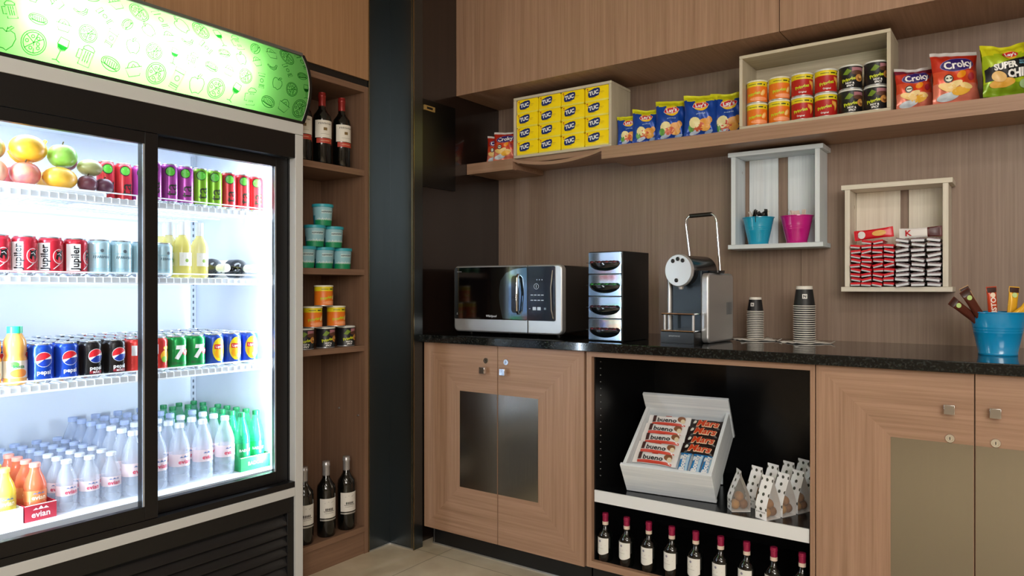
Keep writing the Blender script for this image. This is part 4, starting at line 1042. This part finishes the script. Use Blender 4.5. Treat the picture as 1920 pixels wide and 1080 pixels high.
# candy bar pile
RED, SIL, BRN, WHT = K('d81a2c', .3), K('eceef2', .3), K('4a1a20', .35), K('ece8e6', .35)
redbar = bar(.0345, .118, .0150, lambda u, v, s: (RED if s < 0 else (SIL if .12 < u < .88 else RED)), None, 3, fin=(K('c2c6cc', .35), RED, .14))
silbar = bar(.0445, .118, .0150, lambda u, v, s: (BRN if s < 0 and (v > .15) else SIL), None, 5, fin=(K('dde1e7', .35), K('7a6468', .35), -.04))
ML = Matrix(((1, 0, 0, 0), (0, 0, 1, 0), (0, -1, 0, 0), (0, 0, 0, 1)))   # lying, long side into the crate, face up
base = 1.107 + .0175
jr = random.Random(11)
for lev in range(10):
    for q in range(4):
        if lev == 9 and q in (0, 3): continue
        x = -.4865 + q * .0352 + (.0015 if lev % 2 else 0) + jr.uniform(-.001, .001)
        pass
        o = inst('redbar', redbar, (0, 0, 0), 0, 'red and silver wrapped candy bar in the left half of the stacked pile', 'candy bar', 'red candy bars stacked in the cream crate')
        o.matrix_basis = Matrix.Translation((x, 2.794 + jr.uniform(-.012, .005), base + .0096 + lev * .0166 + jr.uniform(-.0008, .0008))) @ Matrix.Rotation(jr.uniform(-.27, .27), 4, 'Y') @ Matrix.Rotation(jr.uniform(-.06, .06), 4, 'Z') @ ML
    for q in range(3):
        if lev == 9 and q == 0: pass
        x = -.3385 + q * .0468 + (-.001 if lev % 2 else .001) + jr.uniform(-.001, .001)
        x = min(x, -.2435)
        o = inst('silbar', silbar, (0, 0, 0), 0, 'silver and brown wrapped candy bar in the right half of the stacked pile', 'candy bar', 'silver candy bars stacked in the cream crate')
        o.matrix_basis = Matrix.Translation((x, 2.794 + jr.uniform(-.012, .005), base + .0096 + lev * .0168 + jr.uniform(-.0008, .0008))) @ Matrix.Rotation(jr.uniform(-.22, .22), 4, 'Y') @ Matrix.Rotation(jr.uniform(-.06, .06), 4, 'Z') @ ML
def deco_k(b, m, W, L_):
    b.rect(-W * .4, L_ * .72, W * .4, L_ * .95, BRN, m, 1, 4, 3); b.text('K', .03, K('c01626', .3), m, 0, L_ * .22, rot=PI / 2)
MT = Matrix(((0, 0, 1, 0), (-.25, .97, 0, 0), (-.97, -.25, 0, 0), (0, 0, 0, 1))).normalized()
MACR = Matrix(((0, 0, 1, 0), (0, 1, 0, 0), (-1, 0, 0, 0), (0, 0, 0, 1)))   # long side along X, face to viewer
o = inst('topred', bar(.036, .125, .018, lambda u, v, s: RED, lambda b, m, W, L_: (b.ell(0, L_ * .65, W * .3, L_ * .18, K('e8b05a', .4), m, 2), b.ell(0, L_ * .2, W * .4, L_ * .1, WHT, m, 2)), 8), (0, 0, 0), 0, 'larger red candy bar laid across the top of the red pile', 'candy bar')
o.matrix_basis = Matrix.Translation((-.492, 2.805, base + .180)) @ Matrix.Rotation(-.10, 4, 'Y') @ MACR
o = inst('topsil', bar(.036, .128, .018, lambda u, v, s: WHT if v < .7 else K('5a2020', .35), deco_k, 9), (0, 0, 0), 0, 'larger white and brown candy bar laid across the top of the silver pile', 'candy bar')
o.matrix_basis = Matrix.Translation((-.350, 2.805, base + .182)) @ Matrix.Rotation(-.04, 4, 'Y') @ MACR

# ================================================================ COUNTER ITEMS
ZK = .9215
# microwave
t = E('microwave', (-1.767, 2.443, ZK), .05)
T(t, 'black and silver microwave oven at the left end of the worktop', 'microwave')
MB().box(-.262, .031, .014, .262, .36, .290, K('1c1b1a', .35, .2)).build('casing', t, bevel=.006)
b = MB().prism(rrect(.54, .284, .022, 6, 0, .152), -.030, .004, SATIN, RX90); b.build('front_frame', t, bevel=.006)
d = MB().prism(rrect(.372, .222, .006, 3, -.077, .176), .0045, .0075, BLACKG, RX90).build('door_glass', t)
fm = flatmap(-.0076)
b = MB(); dch = K('7d93a8', .07, 1.0)
o_ = [(.107, .068)] + [(-.012 - .018 * math.sin(PI * k / 10), .070 + .200 * k / 10) for k in range(0, 9)] + [(.005, .262), (.05, .277), (.107, .283)]
b.poly(o_, dch, fm, 1); b.build('chrome_band', d)
b = MB(); b.text('Whirlpool', .013, K('c8ccd0', .4), fm, -.070, .080, shear=.2, h=2); b.rect(-.250, .268, -.225, .270, K('8a8e92', .4), fm, 2); b.rect(-.250, .085, -.247, .092, K('8a8e92', .4), fm, 2); b.rect(-.252, .083, -.245, .085, K('8a8e92', .4), fm, 2)
b.build('door_print', d)
MB().prism(rrect(.036, .155, .017, 6, .050, .172), .008, .010, BLACKG, RX90).build('grip_recess', t)
MB().tube([(.066, -.010, .092), (.070, -.026, .105), (.073, -.032, .172), (.070, -.026, .240), (.066, -.010, .252)], .0065, CHROME, 12).build('handle', t)
c_ = MB().prism(rrect(.128, .222, .006, 3, .175, .176), .0045, .0075, K('0a1222', .1, coat=.5), RX90).build('control_panel', t)
b = MB(); lt = K('c6d4e2', .4)
b.line(circ(.152, .205, .011, 18), .0016, lt, fm, 2, True); b.line([(.152, .199), (.152, .211)], .002, lt, fm, 2)
for k in range(3): b.ell(.155 + k * .012, .232, .0022, .0022, lt, fm, 2, seg=8, rings=1)
for zz in (.168, .147):
    for k in range(4): b.rect(.125 + k * .0165, zz, .137 + k * .0165, zz + .0035, lt, fm, 2)
b.rect(.135, .108, .151, .121, lt, fm, 2); b.rect(.157, .108, .173, .121, lt, fm, 2); b.rect(.188, .110, .198, .119, K('6a7a8a', .4), fm, 2); b.rect(.118, .113, .124, .115, lt, fm, 2)
b.build('control_print', c_)
MB().box(.1095, -.0085, .012, .1110, -.0040, .290, BLACK).build('door_gap', t)
MB().tube([(.230, -.006, .075), (.224, -.012, .11), (.222, -.013, .20), (.228, -.008, .27)], .0028, CHROME, 8).build('trim_bar', t)
b = MB()
for x in (-.22, -.04, .10, .22):
    b.lathe([(.012, 0), (.010, .014)], BLACK, 12, Matrix.Translation((x, .06 if x in (-.22, .22) else .10, 0)))
b.build('feet', t)
# capsule dispenser
t = E('capsule_dispenser', (-1.273, 2.390, ZK), -.06)
T(t, 'tall black capsule dispenser with four chrome-fronted drawers between microwave and coffee machine', 'capsule dispenser')
MB().box(-.073, .006, 0, .073, .205, .335, K('0a0a0b', .35)).build('casing', t, bevel=.002)
capc = [('6a2a30', '3a1c20'), ('2f7a3c', '1c4a2c'), ('4a2a3a', '2a1a24'), ('5a2028', '3a1418')]
for k in range(4):
    z0 = .252 - k * .083
    d = MB().box(-.0715, -.002, z0, .0715, .0055, z0 + .080, K('b9cfe4', .10, 1.0)).build('drawer', t, bevel=.0012)
    b = MB(); n = 14; rows = []
    for j in range(5):
        f = j / 4
        for i in range(n + 1):
            a = PI + PI * i / n; x = .066 * math.cos(a); z = .030 * math.sin(a)
            rows.append((x * (1 - .0 * f) * (f if j else 0), -.003 - .022 * math.sqrt(max(0, 1 - f * f)), z0 + .040 + z * f))
    fs = [(j * (n + 1) + i, j * (n + 1) + i + 1, (j + 1) * (n + 1) + i + 1, (j + 1) * (n + 1) + i) for j in range(4) for i in range(n)]
    b.add(rows, fs, K('0d1418', .06, coat=.6), None, True)
    b.box(-.066, -.025, z0 + .0395, .066, -.003, z0 + .041, K('22282c', .15))
    b.build('window_bowl', d)
    b = MB()
    for q in range(7): b.ball((-.048 + q * .016, -.014 + .003 * (q % 2), z0 + .042), .0095, .0075, .0065, K(capc[k][q % 2], .2, .6), 10)
    b.build('capsules', d)
    MB().box(-.0700, -.0036, z0 + .044, .0700, -.0024, z0 + .0775, K('d5e2ee', .06, 1.0)).build('chrome_plate', d, bevel=.0008)
# coffee machine
t = E('coffee_machine', (-.998, 2.500, ZK), -.09); t.scale = (.92, .95, 1)
T(t, 'silver and dark grey capsule coffee machine with upright chrome handle', 'coffee machine')
DG = K('26323d', .35, .2)
MB().box(-.070, .012, .0, .058, .215, .262, DG).build('body', t, bevel=.004)
MYZ = Matrix(((0, 0, 1, 0), (1, 0, 0, 0), (0, 1, 0, 0), (0, 0, 0, 1)))
for x0, x1 in ((-.0885, -.0705), (.0585, .0925)):
    MB().prism(rrect(.225, .252, .022, 6, .1135, .1265), x0, x1, SATIN, MYZ).build('side_panel', t, bevel=.007)
b = MB()
for k in range(8): b.box(.0926, .16 + k * .006, .10, .0932, .1625 + k * .006, .145, K('5a5c5e', .5))
b.build('vent', t)
HX, HZ = -.010, .262
MH = Matrix.Translation((HX, 0, HZ)) @ RX90
b = MB().lathe([(.050, -.185), (.056, -.17), (.056, .030)], K('15171a', .2), 36, MH); b.build('brew_head', t)
h_ = MB().lathe([(.057, .028), (.059, .032), (.059, .044), (.056, .050), (0, .0505)], K('cfd1d2', .35, .55), 40, MH).build('round_face', t)
b = MB()
for (dx, dz) in ((-.022, .034), (-.001, .041), (.020, .035), (-.007, -.036)):
    b.lathe([(.0075, .050), (.0075, .053), (.006, .054), (0, .054)], K('15171c', .3), 16, Matrix.Translation((HX + dx, 0, HZ + dz)) @ RX90)
b.build('button', h_)
b = MB().lathe([(.010, -.068), (.012, -.058), (.012, -.045)], SATIN, 16, Matrix.Translation((HX - .002, -.022, HZ))).build('spout', t)
MB().box(-.066, .0085, .205, .054, .0118, .2075, K('101820', .3)).build('seam', t)
b = MB().box(-.080, -.060, 0, .062, .011, .040, K('0a0b0d', .3)); b.scrawl(-.02, .026, .050, .006, 9, K('b8bcc0', .3), flatmap(-.0602))
b.build('drip_base', t, bevel=0)
for z in (.0405, .102):
    b = MB()
    b.tube([(-.072, -.052, z + .003), (-.072, .006, z + .003)], .0032, CHROME, 8).tube([(.054, -.052, z + .003), (.054, .006, z + .003)], .0032, CHROME, 8)
    for k in range(12): b.tube([(-.066 + k * .0104, -.056, z + .003), (-.066 + k * .0104, .006, z + .003)], .0017, CHROME, 6)
    b.tube([(-.078, -.055, z + .003), (.060, -.055, z + .003)], .0036, CHROME, 8)
    b.build('cup_grid', t)
for gx in (-.070, .052): MB().tube([(gx, -.045, .0435), (gx, -.045, .102)], .006, SATIN, 10).build('grid_post', t)
P = [(-.030, .09, .300), (-.040, .09, .37), (-.050, .09, .435), (-.048, .09, .456), (-.036, .09, .468), (.066, .09, .470), (.078, .09, .460), (.083, .09, .440), (.090, .09, .36), (.098, .09, .262)]
hd = MB().tube(P, .0048, CHROME, 10).build('handle', t)
MB().tube([(-.032, .09, .4685), (.062, .09, .470)], .0078, K('17130f', .4), 12).build('grip', hd)
MB().prism(rrect(.05, .06, .012, 4, .085, .085), .254, .262, K('17191c', .3)).build('lid', t)
# paper cup stacks
def cup(Rr, Rb, H):
    def mk():
        b = MB(); wh = K('e6e2d9', .5); bk = K('1b1c1f', .5)
        b.lathe([(Rr + .0012, 0), (Rr + .0018, .0012), (Rr + .0012, .0028), (Rr - .0006, .003), (Rb + (Rr - Rb) * .16, H * .84), (Rb + (Rr - Rb) * .03, H * .97), (Rb, H), (Rb - .002, H), (Rb - .0025, H - .004), (0, H - .004)],
                [wh, wh, wh, bk, wh, wh, wh, wh, wh], 32, cap=False)
        m = cylmap(lambda v: Rr + (Rb - Rr) * v / H)
        b.rect(-Rb * .30, H * .38, Rb * .30, H * .38 + Rb * .6, K('e8e6e2', .5), m, 1, 4); b.text('N', Rb * .5, K('3a3a3a', .5), m, 0, H * .38 + Rb * .30, h=2, bold=.05)
        return b.build('paper_cup')
    return mk
def napkin(loc, rz, label):
    b = MB(); n = 8; A, B = .075, .075
    vs = [(-A + 2 * A * i / n, -B + 2 * B * j / n, .002 + .0012 * math.sin(i * 1.7 + j) + .0012 * math.cos(j * 2.1) + (.006 if (i in (0, n) and j in (0, n)) else 0)) for j in range(n + 1) for i in range(n + 1)]
    fs = [(j * (n + 1) + i, j * (n + 1) + i + 1, (j + 1) * (n + 1) + i + 1, (j + 1) * (n + 1) + i) for j in range(n) for i in range(n)]
    b.add(vs, fs, K('e9e6df', .8), None, True); o = b.build('paper_napkin', None, loc, (0, 0, rz))
    s = o.modifiers.new('s', 'SOLIDIFY'); s.thickness = .001
    T(o, label, 'napkin', 'napkins under the paper cups')
CS, CB = (-.838, 2.79), (-.650, 2.752)
napkin((CS[0], CS[1], ZK), .6, 'white paper napkin under the shorter stack of cups')
napkin((CB[0], CB[1], ZK), .75, 'white paper napkin under the taller stack of cups')
for i in range(16):
    inst('cups', cup(.0300, .0220, .055), (CS[0] + rnd.uniform(-.0004, .0004), CS[1], ZK + .006 + i * .0068), -.3 + (.15 if i == 15 else 0), 'black and white paper cup on top of the shorter stack' if i == 15 else 'upturned paper cup nested in the shorter stack, only its white rim showing', 'paper cup', None if i == 15 else 'nested cups of the shorter stack')
for i in range(17):
    inst('cupb', cup(.0370, .0275, .073), (CB[0] + rnd.uniform(-.0004, .0004), CB[1], ZK + .006 + i * .0079), .28, 'large black and white paper cup on top of the taller stack' if i == 16 else 'large upturned paper cup nested in the taller stack, only its white rim showing', 'paper cup', None if i == 16 else 'nested cups of the taller stack')
# large blue bucket with bars
inst('bkl', bucket(.0735, .0500, .128, '0f8fc8'), (-.062, 2.590, ZK), .2, 'large bright blue metal bucket of chocolate bars on the worktop', 'bucket')
def deco_bar(c2, txt, tcol):
    def f(b, m, W, L_):
        b.rect(-W * .46, L_ * .86, W * .46, L_ * .98, K('3a1c18', .35), m, 1, 3, 2)
        b.ell(0, L_ * .80, W * .28, L_ * .06, K(c2, .4), m, 2, seg=12, rings=2)
        if txt: b.text(txt, W * .75, K(tcol, .4), m, 0, L_ * .46, rot=PI / 2, bold=.03)
    return f
BK_ = {'brown': ('5a2c20', 'bcd888', '', 'ffffff'), 'red': ('c2401c', 'f0d8c0', 'CRISTO', 'f4e6da'), 'yellow': ('e6ae28', 'c4dc90', '', 'ffffff'), 'cream': ('b89878', 'bcd888', '', 'ffffff')}
spec = [('brown', -.040, -.020, .55, -.95, 'brown bar leaning far out at the left rim of the large blue bucket'), ('brown', -.030, -.030, .45, -.62, 'brown bar with pale green spot leaning left in the large blue bucket'),
        ('cream', -.035, .010, .10, -.50, 'cream and brown bar behind the left-leaning bars in the bucket'), ('red', -.010, -.005, .05, -.07, 'orange-red bar standing upright in the large blue bucket'),
        ('yellow', .030, .000, .05, .08, 'yellow and brown bar standing upright in the bucket'), ('yellow', .012, -.035, .45, .85, 'yellow bar lying slanted across the bucket front'),
        ('brown', .045, -.010, .20, .45, 'brown bar leaning right over the rim of the large blue bucket'), ('cream', .040, .020, -.1, .60, 'cream and brown bar leaning right at the back of the bucket'), ('yellow', .035, -.03, .4, .55, 'yellow bar leaning right near the front rim of the bucket')]
for i, (k, dx, dy, ax, ay, lab) in enumerate(spec):
    cc = BK_[k]; mm = K(cc[0], .3, .1)
    o = inst('cb' + k, bar(.028, .125, .014, (lambda mm: lambda u, v, s: mm)(mm), deco_bar(cc[1], cc[2], cc[3]), i, 'chocolate_bar'), (-.062 + dx, 2.590 + dy, ZK + (.078 if abs(ay) < .5 else .092)), 0, lab, 'chocolate bar', 'bars in the large blue bucket')
    o.rotation_euler = (ax * .5, ay, .45)

# ================================================================ OPEN BAY CONTENTS
for i in range(9):
    inst('sw', winebottle(.0275, .172, K('9c1f48', .3, .3), lab_small, 'small_wine_bottle', .235, K('dcc6b4', .5), .52), (-1.256 + .0865 * i, 2.362, .1195), -.32, f'small dark wine bottle with magenta capsule, {ORD[i]} from the left on the lowest shelf', 'bottle', 'small wine bottles in the open bay')
CRX, CRY, CRZ, TH = -1.022, 2.408, .3795, math.radians(33)
Mc = Matrix.Translation((CRX, CRY, CRZ)) @ Matrix.Rotation(.10, 4, 'Z') @ Matrix.Rotation(TH, 4, 'X')
t = E('tilted_crate'); t.matrix_basis = Mc
T(t, 'whitewashed wooden crate tilted towards the viewer, full of chocolate bars', 'crate')
Wc, Lc, Hc = .326, .335, .130
TW = grain('limewash_lit', 'ccd5dc', 'f4f8fb', 0, rough=.75, knots=.5)  # lighter limewash, the brightness of fridge light put into its colour
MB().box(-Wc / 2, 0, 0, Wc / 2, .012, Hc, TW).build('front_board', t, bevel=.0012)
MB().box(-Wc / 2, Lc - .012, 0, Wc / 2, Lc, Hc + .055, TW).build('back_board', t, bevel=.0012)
for s in (-1, 1): MB().box(min(s * (Wc / 2 - .004), s * (Wc / 2 - .016)), .0125, 0, max(s * (Wc / 2 - .004), s * (Wc / 2 - .016)), Lc - .0125, Hc - .008, grain('limewash_lit_y%d' % s, 'd2dade', 'f2f6f8', 1, rough=.75)).build('side_board', t, bevel=.0012)  # side boards lightened in colour the same way
MB().box(-Wc / 2 + .0165, .0125, .001, Wc / 2 - .0165, Lc - .0125, .072, BLUE_X).build('inner_board', t)
hz = (Lc - .02) * math.sin(TH)
MB().box(-Wc / 2 + .03, Lc - .05, -.001, Wc / 2 - .03, Lc - .03, 0, BLUE_X).build('prop_rail', t)
b = MB()
for s in (-1, 1):
    # prop legs, vertical in the world: direction in crate space
    dn = Matrix.Rotation(-TH, 3, 'X') @ Vector((0, 0, -1)); p0 = Vector((s * .12, Lc - .04, -.001)); ln_ = (Lc - .04) * math.sin(TH) - .003
    b.tube([p0, p0 + dn * ln_], .006, BLUE_Z, 8)
b.build('prop_leg', t)
MLX = Matrix(((0, 0, 1, 0), (-1, 0, 0, 0), (0, -1, 0, 0), (0, 0, 0, 1)))  # long side along crate X, face out
MLY = Matrix(((1, 0, 0, 0), (0, 0, 1, 0), (0, -1, 0, 0), (0, 0, 0, 1)))
def d_bueno(b, m, W, L_):
    b.text('bueno', .030, BK, m, W * .06, L_ * .47, rot=PI / 2, bold=.02, h=3)
    b.rect(W * .30, L_ * .12, W * .49, L_ * .9, K('c8402c', .35), m, 2, 2, 6); b.rect(-W * .4, L_ * .12, W * .25, L_ * .2, K('4a2a28', .4), m, 2, 3, 2)
    b.ell(-W * .15, L_ * .80, W * .3, L_ * .09, K('8a5a3c', .4), m, 2); b.ell(W * .05, L_ * .84, W * .2, L_ * .05, K('e0cfae', .4), m, 3)
    b.rect(-W * .42, L_ * .42, -W * .32, L_ * .56, K('c8402c', .35), m, 2, 1, 3)
def d_mars(b, m, W, L_):
    b.text('Mars', .040, K('e8c09c', .35), m, W * .05, L_ * .52, rot=PI / 2, shear=.25, bold=.07, h=2); b.text('Mars', .040, K('c8401c', .35), m, W * .05, L_ * .52, rot=PI / 2, shear=.25, bold=.02, h=4)
    b.ell(-W * .1, L_ * .14, W * .18, W * .18, K('e6e4da', .4), m, 2, seg=10)
def d_bounty(b, m, W, L_):
    b.text('Bounty', .027, W_, m, -W * .02, L_ * .5, rot=PI / 2, bold=.05, h=3); b.rect(W * .25, L_ * .12, W * .48, L_ * .88, K('bcdcf0', .4), m, 1, 2, 5)
    b.ell(-W * .3, L_ * .7, W * .15, L_ * .1, K('dfeaf2', .4), m, 2)
WB, MBk, BB = K('e8e4e2', .3), K('241614', .3), K('2f86c8', .3)
bue = bar(.050, .163, .022, lambda u, v, s: WB, d_bueno, 21, 'chocolate_bar'); mar = bar(.043, .126, .022, lambda u, v, s: MBk, d_mars, 22, 'chocolate_bar'); bou = bar(.038, .118, .022, lambda u, v, s: BB, d_bounty, 23, 'chocolate_bar')
for i, y in enumerate((.285, .236, .187, .138, .089)):
    o = inst('bueno', bue, (0, 0, 0), 0, f'white chocolate bar with black lettering in the tilted crate, {ORD[i]} from the top', 'chocolate bar', 'white chocolate bars in the tilted crate')
    o.matrix_basis = Mc @ Matrix.Translation((-.1455, y, .086 + .0045 * (i % 2))) @ Matrix.Rotation((.02, -.03, .03, -.05, -.02)[i], 4, 'Z') @ Matrix.Rotation(.18, 4, 'X') @ MLX
for i, y in enumerate((.287, .243, .199, .155)):
    o = inst('mars', mar, (0, 0, 0), 0, f'black chocolate bar with red lettering in the tilted crate, {ORD[i]} from the top', 'chocolate bar', 'black chocolate bars in the tilted crate')
    o.matrix_basis = Mc @ Matrix.Translation((.0185, y, .086 + .004 * (i % 2))) @ Matrix.Rotation((.0, -.02, .02, -.03)[i], 4, 'Z') @ Matrix.Rotation(.18, 4, 'X') @ MLX
for i, x in enumerate((.046, .087, .124)):
    o = inst('bounty', bou, (0, 0, 0), 0, f'blue coconut chocolate bar upright in the tilted crate, {ORD[i]} from the white bars', 'chocolate bar', 'blue chocolate bars in the tilted crate')
    o.matrix_basis = Mc @ Matrix.Translation((x, .020, .086)) @ Matrix.Rotation((.05, 0, -.02)[i], 4, 'Z') @ MLY
# cookie bags
def cookiebag():
    t = E('cookie_bag'); H = .135; pw, pd = .046, .063
    pap = K('f4f4f4', .6); dot = K('4a4a40', .6)
    def panel(s):
        n = 10
        def pf(v):   # depth at height v: pinched at the top
            f = v / H; return pd / 2 * (1 if f < .32 else max(0.03, 1 - ((f - .32) / .60) ** 1.15)) if f < .92 else pd / 2 * .03
        return lambda u, v, h=0: Vector((u, s * (pf(v) + LIFT * 2 * h), v))
    b = MB(); wv = lambda v: pw / 2
    for s in (-1, 1):
        m = panel(s)
        vs = []; n = 16
        for j in range(n + 1):
            v = H * j / n
            for i in range(5): vs.append(m(-pw / 2 + pw * i / 4, v, 0))
        b.add(vs, [(j * 5 + i, j * 5 + i + 1, j * 5 + 6 + i, j * 5 + 5 + i) for j in range(n) for i in range(4)], pap, None, True)
        if s < 0:
            for j in range(6):
                for i in range(3):
                    u = (-pw / 2, 0, pw / 2)[i] if j % 2 else (-pw / 4 - .004, pw / 4 + .004, 9)[i]
                    if j % 2 == 0: u = (0, 9, 9)[i]
                    if u > 1: continue
                    v = .012 + j * .0222
                    a0, a1 = (0, None) if abs(u) < pw / 2 - .001 else ((-PI / 2, PI / 2) if u < 0 else (PI / 2, 1.5 * PI))
                    b.ell(u, v, .0052, .0052, dot, m, 2, seg=12, rings=2, a0=a0, a1=a1)
            b.scrawl(0, .0235, pw * .8, .006, 6, K('2c2c28', .5), m)
    b.box(-pw / 2, -pd / 2, 0, pw / 2, pd / 2, .001, pap)
    b.build('paper_strip', t)
    b = MB(); m0, m1 = panel(-1), panel(1)
    for s in (-1, 1):
        vs = []; n = 16
        for j in range(n + 1):
            v = H * j / n * .96; a, c = m0(s * pw / 2, v), m1(s * pw / 2, v); bul = .006 * math.sin(PI * min(1, j / n * 1.1)) if j < n else 0
            vs += [a, (a + c) / 2 + Vector((s * bul, 0, 0)), c]
        b.add(vs, [(j * 3 + i, j * 3 + i + 1, j * 3 + 4 + i, j * 3 + 3 + i) for j in range(n) for i in range(2)], CELLO, None, True)
    b.build('clear_side', t)
    for (y, z, c) in ((-.013, .020, 'b07c34'), (.0135, .021, '7e4c1c'), (0, .046, '965f24')):
        MB().ball((0, y, z), .0205, .0150, .0165, K(c, .7), 14).build('cookie', t, sharp=80)
    return t
rows = [(-.672, 2.372), (-.640, 2.437), (-.609, 2.502), (-.580, 2.566)]
for i, (x, y) in enumerate(rows):
    inst('ck', cookiebag, (x, y, .3785), -.45, f'polka-dotted cookie bag, file away from the tilted crate, {ORD[i]} from front', 'cookie bag', 'cookie bags on the white-edged shelf')
rows = [(-.775, 2.400), (-.738, 2.478), (-.703, 2.544), (-.668, 2.610), (-.634, 2.676)]
for i, (x, y) in enumerate(rows):
    inst('ck', cookiebag, (x, y, .3785), (-.95 if i == 0 else -.45), f'polka-dotted cookie bag, file beside the tilted crate, {ORD[i]} from front', 'cookie bag', 'cookie bags on the white-edged shelf')
